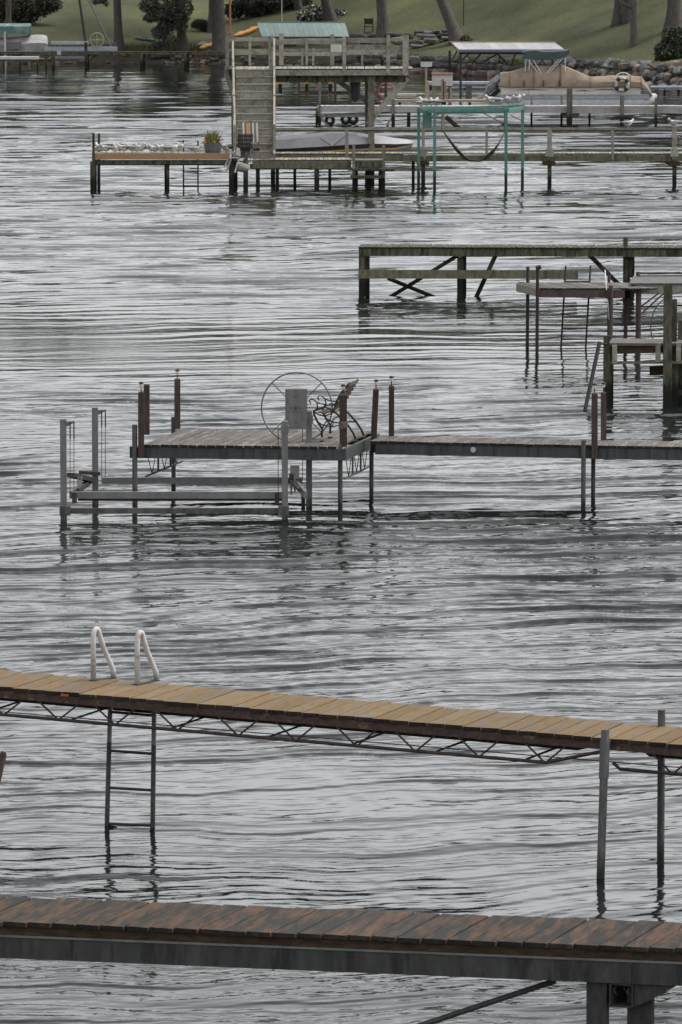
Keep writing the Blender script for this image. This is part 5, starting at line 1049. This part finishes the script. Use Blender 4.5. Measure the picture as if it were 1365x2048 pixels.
# ------------------------------------------------------------------ trees and shrubs
def leaf_cloud(blobs, n, size, seed, flat=0.75):
    """many small leaf clumps spread through ellipsoids (cx, cy, cz, rx, ry, rz)"""
    r = np.random.RandomState(seed); w_ = np.array([b[3] * b[4] * b[5] for b in blobs]) ** .67; w_ = w_ / w_.sum()
    idx = r.choice(len(blobs), n, p=w_); B = np.array(blobs)[idx]
    d = r.normal(size=(n, 3)); d /= np.linalg.norm(d, axis=1)[:, None]; rad = r.uniform(.35, 1.0, n) ** .5 * (1 + r.normal(0, .10, n))
    c = B[:, :3] + d * rad[:, None] * B[:, 3:]
    a = r.normal(size=(n, 3)); a /= np.linalg.norm(a, axis=1)[:, None]; b = np.cross(a, r.normal(size=(n, 3))); b /= np.linalg.norm(b, axis=1)[:, None]
    s = size * r.uniform(.55, 1.35, n)[:, None]; a = a * s; b = b * s * flat
    v = np.stack([c - a, c - b * .8 + a * .1, c + a, c + b * .8 - a * .1], 1).reshape(-1, 3)
    m = MB(); m.v = [Vector(q) for q in v.tolist()]; m.f = [(4 * i, 4 * i + 1, 4 * i + 2, 4 * i + 3) for i in range(n)]; return m
CROWN = {}
def crown_mesh(k, mt):
    if (k, mt) not in CROWN:
        r = random.Random(40 + k); bl = [(r.uniform(-3.2, 3.2), r.uniform(-3.2, 3.2), r.uniform(1.0, 7.5), r.uniform(1.4, 2.6), r.uniform(1.4, 2.6), r.uniform(1.0, 1.9)) for _ in range(16)]
        m = leaf_cloud(bl, 3200, .30, 50 + k); me = bpy.data.meshes.new('crown'); me.from_pydata([tuple(v) for v in m.v], [], m.f); me.materials.append(MATS[mt]); CROWN[(k, mt)] = me
    return CROWN[(k, mt)]
def tree(label, base, top, wpx, k, mt='leaf_dark', hgt=13.0, name='tree', crown=True, limb=None):
    g = land_at(*base); s_ = scl(g.y); r0 = wpx / 2 / s_; t = W(top[0], top[1], g.y + (base[1] > 90) * 0); d = (t - g).normalized()
    if d.z < .3: d = Vector((0, 0, 1))
    root = thing(name, label, 'tree', g, 'trees along the shore')
    m = MB(); H = hgt * .55; pts = [g - UP * .3, g + d * .15, g + d * .6, g + d * 1.4, g + d * H * .6, g + d * H]
    n = 14; rings = []
    rs = [r0 * 1.75, r0 * 1.45, r0 * 1.15, r0 * 1.0, r0 * .85, r0 * .55]
    for i, p in enumerate(pts): rings.append([p + Vector((math.cos(6.283 * j / n), math.sin(6.283 * j / n), 0)) * rs[i] * (1 + .07 * math.sin(j * 2.4 + k) + (.14 * math.sin(j * 3.1 + k) if i < 3 else 0)) for j in range(n)])
    m.loft(rings); m.build('trunk', 'bark', root, smooth='all')
    e = g + d * H
    for q in range(5):
        a = q * 1.26 + k; b0 = g + d * H * (.62 + .09 * q); m = MB(); m.tube([b0, b0 + Vector((math.cos(a) * 1.1, math.sin(a) * 1.1, 1.0)), b0 + Vector((math.cos(a) * 2.6, math.sin(a) * 2.6, 2.8))], [r0 * .4, r0 * .28, r0 * .1], 7); m.build('limb', 'bark', root, smooth='all')
    if limb:
        m = MB(); m.tube([g + d * limb[0], W(limb[1], limb[2], g.y - .3)], [r0 * .5, r0 * .3], 8); m.build('limb', 'bark', root, smooth='all')
    if crown:
        o = bpy.data.objects.new('crown', crown_mesh(k % 3, mt)); C.objects.link(o); o.parent = root; o.location = e - g + UP * .2; o.rotation_euler = (0, 0, k * 1.1); f = hgt / 13 * (.85 + .1 * (k % 4)); o.scale = (f, f, f)
    return root
tree('slim pale trunk at far left behind the teal canopy', (17, 62), (17, 0), 11, 0)
tree('straight trunk right of the leaning poles', (238, 101), (234, 0), 16, 1)
tree('trunk half hidden by hanging grey green foliage', (366, 103), (358, 0), 17, 2, 'leaf_grey')
tree('broad trunk beside the yellow kayak', (440, 106), (436, 0), 26, 3)
tree('dark narrow trunk just left of the broad kayak side trunk', (424, 64), (424, 0), 12, 4)
tree('trunk rising behind the green roofed shed', (664, 44), (652, 0), 20, 5)
tree('stout trunk on the lawn right of the shed roof', (768, 76), (763, 0), 22, 6)
tree('leaning trunk above the stone terrace', (917, 84), (884, 0), 24, 7)
tree('thick left trunk of the pair on the right lawn', (1240, 46), (1240, 0), 21, 8)
tree('darker right trunk of the pair on the right lawn', (1257, 44), (1256, 0), 16, 9)
tree('thin forked trunk in front of the paired trunks', (1270, 91), (1268, 0), 13, 10, limb=(2.0, 1237, 0))
tree('wide trunk above the bush at right edge', (1352, 58), (1350, 0), 28, 11)
tree('distant thin trunk in the undergrowth left of the shed', (598, 18), (596, 0), 12, 12, hgt=10)
# hanging branch foliage
g = land_at(366, 103); Yh = g.y - 1.2
hb_ = thing('hanging_branch', 'grey green leafy branch hanging low in front of a trunk', 'branch', W(340, 100, Yh))
bl = []
for px, py, rx, rz_ in ((300, 10, 22, 16), (320, 25, 26, 18), (345, 20, 26, 22), (372, 15, 16, 20), (300, 35, 14, 10), (335, 48, 20, 18), (360, 50, 16, 14), (320, 65, 18, 14), (340, 80, 16, 12), (318, 88, 14, 8), (365, 36, 14, 10), (330, -15, 50, 16)):
    p = W(px, py, Yh); s_ = scl(Yh); bl.append((p.x, p.y + rk.uniform(-.4, .4), p.z, rx / s_, rx / s_ * .8, rz_ / s_))
m = leaf_cloud(bl, 9000, .085, 9); m.build('foliage', 'leaf_grey', hb_, kind='stuff')
m = MB(); m.tube([W(372, -30, Yh + .8), W(350, 0, Yh + .2), W(335, 40, Yh), W(328, 85, Yh)], [.08, .06, .04, .015], 7); m.build('bough', 'bark', hb_, smooth='all')
bl = [(*W(px, py, Yh + .4), rx / 32, rx / 32, rz_ / 32) for px, py, rx, rz_ in ((200, -2, 14, 8), (212, 4, 6, 8), (190, 4, 8, 4))]
m = leaf_cloud(bl, 450, .085, 19); o = m.build('hanging_leaves', 'leaf_grey', None); tag(o, 'small leafy branch tip hanging in at the top left', 'branch')
def bush(label, spots, n, size, mt, seed, name='bush', extra=None, cat='bush'):
    px, py = spots[0][0], max(s[1] + s[3] for s in spots); g = land_at(px, min(py, 118)); root = thing(name, label, cat, g)
    s_ = scl(g.y); bl = []
    for x, y, rx, rz_ in spots: p = W(x, y, g.y + rx / s_ * .3); bl.append((p.x, p.y, p.z, rx / s_, rx / s_ * .8, rz_ / s_))
    m = leaf_cloud(bl, int(n * 2.0), size * .68, seed); m.build('foliage', mt, root, kind='stuff')
    m = MB(); m.tube([g - UP * .2, g + UP * .4, W(spots[0][0], spots[0][1], g.y + .2)], [.08, .07, .02], 6); m.build('stem', 'bark', root)
    if extra: mm, nn, ss = extra; m = leaf_cloud([(b[0], b[1] - b[4] * .3, b[2], b[3], b[4], b[5]) for b in bl], nn, ss, seed + 1); m.build('blossom', mm, root, kind='stuff')
    return root
bush('dark rounded bush at the right edge of the lawn', [(1350, 75, 24, 22), (1335, 100, 26, 20), (1360, 105, 24, 22), (1325, 118, 14, 12)], 2600, .13, 'leaf_dark', 31, extra=('leaf_olive', 160, .10))
bush('dark shrub with pale blossom clusters behind the shed roof', [(635, 26, 26, 18), (615, 32, 20, 14), (655, 34, 18, 12), (680, 30, 16, 12)], 1900, .13, 'leaf_grey', 33, 'flowering_shrub', ('flower_white', 420, .11))
bush('dense dark undergrowth between trunks left of the shed', [(500, 6, 36, 14), (560, 2, 46, 16), (470, 20, 22, 16), (600, 6, 26, 12), (520, 22, 30, 14), (690, 2, 30, 12)], 3600, .15, 'leaf_dark', 35)
bush('dark shrubs at the far left behind the teal canopy', [(30, 16, 34, 26), (70, 10, 36, 26), (-10, 20, 30, 26), (50, 36, 26, 12), (100, 8, 24, 16)], 3200, .15, 'leaf_dark', 37, extra=('flower_red', 160, .09))
bush('low shrub on the lawn between hanging branch and kayaks', [(400, 48, 18, 10), (412, 56, 12, 7)], 600, .12, 'leaf_dark', 39)
bush('yellowish little shrub at the foot of the leaning tree', [(932, 76, 9, 7), (940, 80, 6, 4)], 260, .10, 'leaf_olive', 41)
# woodland behind, out of the picture but mirrored by the water
m = MB(); vv = []; 
for k in range(46):
    x = -150 + k * 6.6 + rk.uniform(-3, 3); d = rk.uniform(38, 75); y = shore_y(x) + d; z = float(land_z(x, y)); h = rk.uniform(8, 13)
    vv += [(x + rk.uniform(-3, 3), y + rk.uniform(-3, 3), z + h * f, rk.uniform(2.5, 4.5), rk.uniform(2.5, 4.5), h * .22) for f in (.35, .5, .65, .8, .95)]
m = leaf_cloud(vv, 16000, .8, 77); o = m.build('woodland', 'leaf_dark', None, kind='stuff'); o['label'] = 'woodland on the hill above the lawn'; o['category'] = 'woodland'
# rough grass along the top of the bank
r_ = np.random.RandomState(4); n_ = 9000
gx = np.interp(r_.uniform(0, 1, n_), [0, 1], [-30, 26]); gd = 1.0 + np.abs(r_.normal(0, 1.1, n_)); gy = np.interp(gx, SX, SY) + gd; gz = land_z(gx, gy)
m = MB(); vv = []; hh = r_.uniform(.08, .30, n_) * np.where(gd < 2.2, 1.25, .55); aa = r_.uniform(0, 6.28, n_); ln = r_.uniform(-.12, .12, (n_, 2))
for i in range(n_):
    dx, dy = math.cos(aa[i]) * .035, math.sin(aa[i]) * .035; vv += [Vector((gx[i] - dx, gy[i] - dy, gz[i] - .02)), Vector((gx[i] + dx, gy[i] + dy, gz[i] - .02)), Vector((gx[i] + ln[i, 0], gy[i] + ln[i, 1], gz[i] + hh[i]))]
m.v = vv; m.f = [(3 * i, 3 * i + 1, 3 * i + 2) for i in range(n_)]
o = m.build('bank_grass', 'leaf_olive', None, kind='stuff'); o['label'] = 'rough grass along the top of the bank'; o['category'] = 'grass'
# ------------------------------------------------------------------ shed
gs = land_at(600, 92); yS_ = gs.y
sh = thing('shed', 'small shed with pale green metal roof behind the tower', 'shed', gs)
r0, r1 = (522, 74), (698, 71)
xa, xb = Xp(524, yS_), Xp(699, yS_); za = Z(73, yS_); zb_ = Z(45, yS_ + 1.6); xc, xd = Xp(514, yS_), Xp(690, yS_)
for k in range(18):
    u0, u1 = k / 18, (k + .97) / 18
    for yy0, s in ((yS_, 1), (yS_ + 3.24, -1)):
        A = [Vector((xa + (xb - xa) * u0, yy0, za)), Vector((xa + (xb - xa) * u1, yy0, za)), Vector((xc + (xd - xc) * u1, yy0 + 1.6 * s, zb_)), Vector((xc + (xd - xc) * u0, yy0 + 1.6 * s, zb_))]
        if s < 0: A = A[::-1]
        m = MB(); m.hexa(A + [p + UP * .03 for p in A]); m.build('roof_panel', 'roof_green', sh)
m = MB(); m.beam((xc, yS_ + 1.62, zb_ + .04), (xd, yS_ + 1.62, zb_ + .04), .18, .05); m.build('ridge_cap', 'roof_green', sh)
zg = gs.z - .4
m = MB(); m.prism([(xa + .05, yS_ + .2, zg), (xa + .05, yS_ + 3.0, zg), (xa + .05, yS_ + 3.0, za), (xc + .15, yS_ + 1.6, zb_ - .06), (xa + .05, yS_ + .2, za)], (.08, 0, 0)); m.build('gable_wall', 'shed_wall', sh)
m = MB(); m.bx(xa + .14, xb - .3, yS_ + .2, yS_ + .28, zg, za - .02); m.build('wall', 'shed_wall', sh)
m = MB(); m.bx(xb - .3, xb - .22, yS_ + .2, yS_ + 3.0, zg, za - .02); m.build('wall', 'shed_wall', sh)
for x_ in (.3, .62): m = MB(); c = xa + (xb - xa) * x_; m.bx(c - .5, c + .5, yS_ + .15, yS_ + .19, za - .9, za - .25); m.build('window', 'frame_dark', sh)
for px, py, Y_ in ((564, 46, yS_ + 5),): m = MB(); a = W(px, 60, Y_); m.tube([(a.x, a.y, float(land_z(a.x, a.y)) - .3), (a.x, a.y, a.z + 7)], .035, 7); o = m.build('flag_pole', 'white_dull', None, smooth=True); tag(o, 'thin pale flagpole behind the shed roof', 'pole')
g = land_at(928, 50); m = MB(); m.tube([g - UP * .2, g + UP * 5], .03, 6); o = m.build('pole', 'steel_rust_dark', None, smooth=True); tag(o, 'thin brown pole on lawn right of the leaning trunk', 'pole')
# garden seat by the stout trunk
g = land_at(738, 66); gc = thing('garden_chair', 'dark brown wooden garden chair beside the stout trunk', 'chair', g)
for dx in (-.25, .25):
    for dy in (0, .45): m = MB(); m.beam(g + Vector((dx, dy, -.1)), g + Vector((dx, dy, .45 if dy == 0 else .95)), .05, .05); m.build('leg', 'wood_stringer', gc)
m = MB(); m.box(g + Vector((0, .22, .4)), (.55, .5, .05)); m.build('seat', 'wood_stringer', gc); m = MB(); m.box(g + Vector((0, .47, .72)), (.5, .03, .35)); m.build('backrest', 'wood_stringer', gc)

# ------------------------------------------------------------------ left shore: pier, covered boat, poles, kayaks
yV = Yof(136)
pv = thing('pier', 'long dark narrow pier along the left shore', 'pier', (Xp(220, yV), yV, 0))
a = W(-60, 103, yV); planks(pv, (a.x, yV + .05, a.z), (1, 0, 0), (0, 1.1, 0), 54, .29, .015, .04, 'wood_mossy')
pbox(pv, 'rim_board', -60, 104.3, 200, 108.5, yV, yV + .05, 'wood_mossy'); pbox(pv, 'rim_board', 200.3, 104.3, 458, 108.5, yV, yV + .05, 'wood_mossy')
for px, yt in ((172, 84, ), (283, 103), (371, 104), (107, 106), (-20, 104)): post_to_water(pv, px, yt, yV - .05, 6, 'wood_mossy_wet')
for px in (176, 288, 376): post_to_water(pv, px, 107, yV + .9, 5, 'wood_mossy_wet')
for a, b in (((196, 107), (178, 122)), ((302, 107), (288, 122)), ((390, 107), (378, 122))): pbeam(pv, 'brace', a, b, yV + .3, 3, .07, 'wood_mossy')
yV2 = Yof(142); lo = thing('dock', 'low pale dock at the far left with dark supports', 'dock', (Xp(30, yV2), yV2, 0)); pbox(lo, 'deck_board', -60, 113, 77, 118, yV2, yV2 + 1.2, 'white_dull')
pbox(lo, 'rim_board', -60, 118.3, 77, 121, yV2 + .05, yV2 + .1, 'wood_mossy')
for px in (8, 40, 75, 92, 106): post_to_water(lo, px, 118 if px < 80 else 108, yV2 + .3, 3, 'wood_mossy_wet')
for py in (112, 128): pbox(lo, 'ladder_rail', 78, py, 106, py + 2.5, yV2 + .2, yV2 + .25, 'wood_mossy')
yW = yV + 2.2
cv = thing('boat_canopy', 'teal scalloped boat lift canopy at the far left', 'canopy', (Xp(0, yW), yW, 0))
xs_ = [-70 + i * 6.6 for i in range(21)]
m = MB(); m.loft([[W(px, 66 + 3 * abs(math.sin(px * .22)), yW), W(px, 52, yW - .05), W(px, 47, yW + .5), W(px, 46, yW + 1.6), W(px, 47, yW + 2.6), W(px, 66 + 3 * abs(math.sin(px * .22)), yW + 3.0)] for px in xs_]); m.build('canvas', 'canvas_teal', cv, smooth=True)
for px, dy in ((10, -.05), (-50, -.05), (58, 2.9), (12, 2.9)): q = W(px, 66, yW + dy); m = MB(); m.beam((q.x, q.y, q.z + .1), (q.x, q.y, -1), .12, .12); m.build('post', 'white_dull', cv)
bt_ = thing('covered_boat', 'boat under pale grey cover below the teal canopy', 'boat', (Xp(40, yW), yW + 1, 0))
m = MB(); m.loft([[W(px, 103, yW + .4), W(px, (t + 100) / 2, yW + .2), W(px, t, yW + .6), W(px, t - 1.5, yW + 1.4), W(px, t, yW + 2.2), W(px, 103, yW + 2.4)] for px, t in ((-60, 80), (-20, 78), (20, 76), (50, 73), (60, 71), (75, 70), (88, 70.5), (94, 73), (96, 80))]); m.build('boat_cover', 'canvas_pale', bt_, smooth=True)
pbox(bt_, 'side_vent', 13, 83, 42, 98, yW + .12, yW + .16, 'stripe_grey')
m = MB(); m.loft([[W(px, 101, yW + .4), W(px, k_, yW + .9), W(px, k_, yW + 1.9), W(px, 101, yW + 2.4)] for px, k_ in ((-60, 110), (40, 110), (80, 107), (100, 102))]); m.build('hull', 'hull_grey', bt_, smooth=True)
# pale lift frames
l2 = thing('boat_lift', 'low pale boat lift frame with small spoked wheel on left shore', 'boat lift', (Xp(165, yV), yV + 1.8, 0)); yl = yV + 1.6
pbox(l2, 'upper_bunk', 102, 82, 176, 88, yl, yl + .5, 'pale_blue_grey'); pbox(l2, 'lower_bunk', 88, 93, 234, 101, yl + .1, yl + .6, 'pale_blue_grey'); pbox(l2, 'cross_beam', 108, 112, 180, 117, yl, yl + .4, 'pale_blue_grey')
pbox(l2, 'control_box', 114, 101, 122, 109, yV - .12, yV - .06, 'white_dull')
for px in (104, 174, 230): q = W(px, 84, yl + .3); m = MB(); m.beam((q.x, q.y, q.z), (q.x, q.y, -1), .1, .1); m.build('post', 'aluminium_dull', l2)
c = W(194, 79, yl - .1); m = MB(); m.torus(c, .42, .03, (1, 0, 0), (0, 0, 1), 30, 6); m.build('wheel_rim', 'wheel_cream', l2, smooth='all')
for k in range(4): a = R(90 * k); m = MB(); m.tube([c, c + Vector((math.cos(a), 0, math.sin(a))) * .42], .02, 5); m.build('spoke', 'wheel_cream', l2)
m = MB(); m.tube([c, c + Vector((0, .6, 0))], .05, 8); m.build('axle', 'wheel_cream', l2)
a, b = W(171, 82, yl + .3), W(159, 0, yl + .3); m = MB(); m.tube([a, a + (b - a) * 2.2], [.085, .06], 8); o = m.build('leaning_pole', 'frame_dark', None, smooth=True); tag(o, 'dark leaning pole standing on the left pier', 'pole')
a, b = W(217, 80, yl + 2.5), W(179, 0, yl + 2.5); a2 = Vector((a.x + .3, a.y, a.z - .7)); m = MB(); m.tube([a2, a + (b - a) * 2.0], [.06, .05], 8); o = m.build('leaning_pole', 'aluminium', None, smooth=True); tag(o, 'grey leaning pole right of the dark one on left shore', 'pole')
def kayak(name, label, cat, a, b, wpx, mt, Y_=None, grp=None):
    g0, g1 = land_at(*a), land_at(*b); L_ = (g1 - g0); s_ = scl(g0.y); r = wpx / 2 / s_
    root = thing(name, label, cat, (g0 + g1) / 2, grp); sd = L_.cross(UP).normalized(); n = 9; m = MB()
    prof = [(0, .03, .25), (.08, .45, .1), (.25, .9, 0), (.5, 1, 0), (.75, .9, 0), (.92, .45, .1), (1, .03, .25)]
    m.loft([[g0 + L_ * t + sd * math.cos(6.283 * j / n) * r * w_ * 1.3 + UP * (r * .8 + up * r + math.sin(6.283 * j / n) * r * w_) for j in range(n)] for t, w_, up in prof]); m.build('hull', mt, root, smooth='all')
    m = MB(); c = g0 + L_ * .5 + UP * (r * 1.82); m.beam(c - L_ * .13, c + L_ * .13, r * 1.1, r * .12); m.build('cockpit', 'black_plastic', root); return root
kayak('kayak', 'bright yellow kayak on the bank by the broad trunk', 'kayak', (399, 105), (440, 86), 13, 'kayak_yellow', grp='kayaks on the bank')
kayak('kayak', 'red kayak lying just under the yellow one', 'kayak', (412, 108), (446, 95), 9, 'kayak_red', grp='kayaks on the bank')
kayak('canoe', 'grey canoe lying behind the yellow kayak', 'canoe', (392, 95), (445, 80), 10, 'canoe_grey')
kayak('kayak', 'orange kayak leaning on the slope left of the shed', 'kayak', (466, 78), (518, 58), 12, 'kayak_orange', grp='kayaks on the bank')
kayak('canoe', 'dark green canoe on the lawn behind the hanging foliage', 'canoe', (266, 78), (312, 84), 8, 'canoe_green')
kayak('canoe', 'dark overturned canoe at the waterline below the left pier', 'canoe', (296, 120), (372, 113), 9, 'frame_dark')
kayak('canoe', 'orange wooden canoe on boulders at the right edge', 'canoe', (1316, 138), (1400, 132), 9, 'kayak_orange')
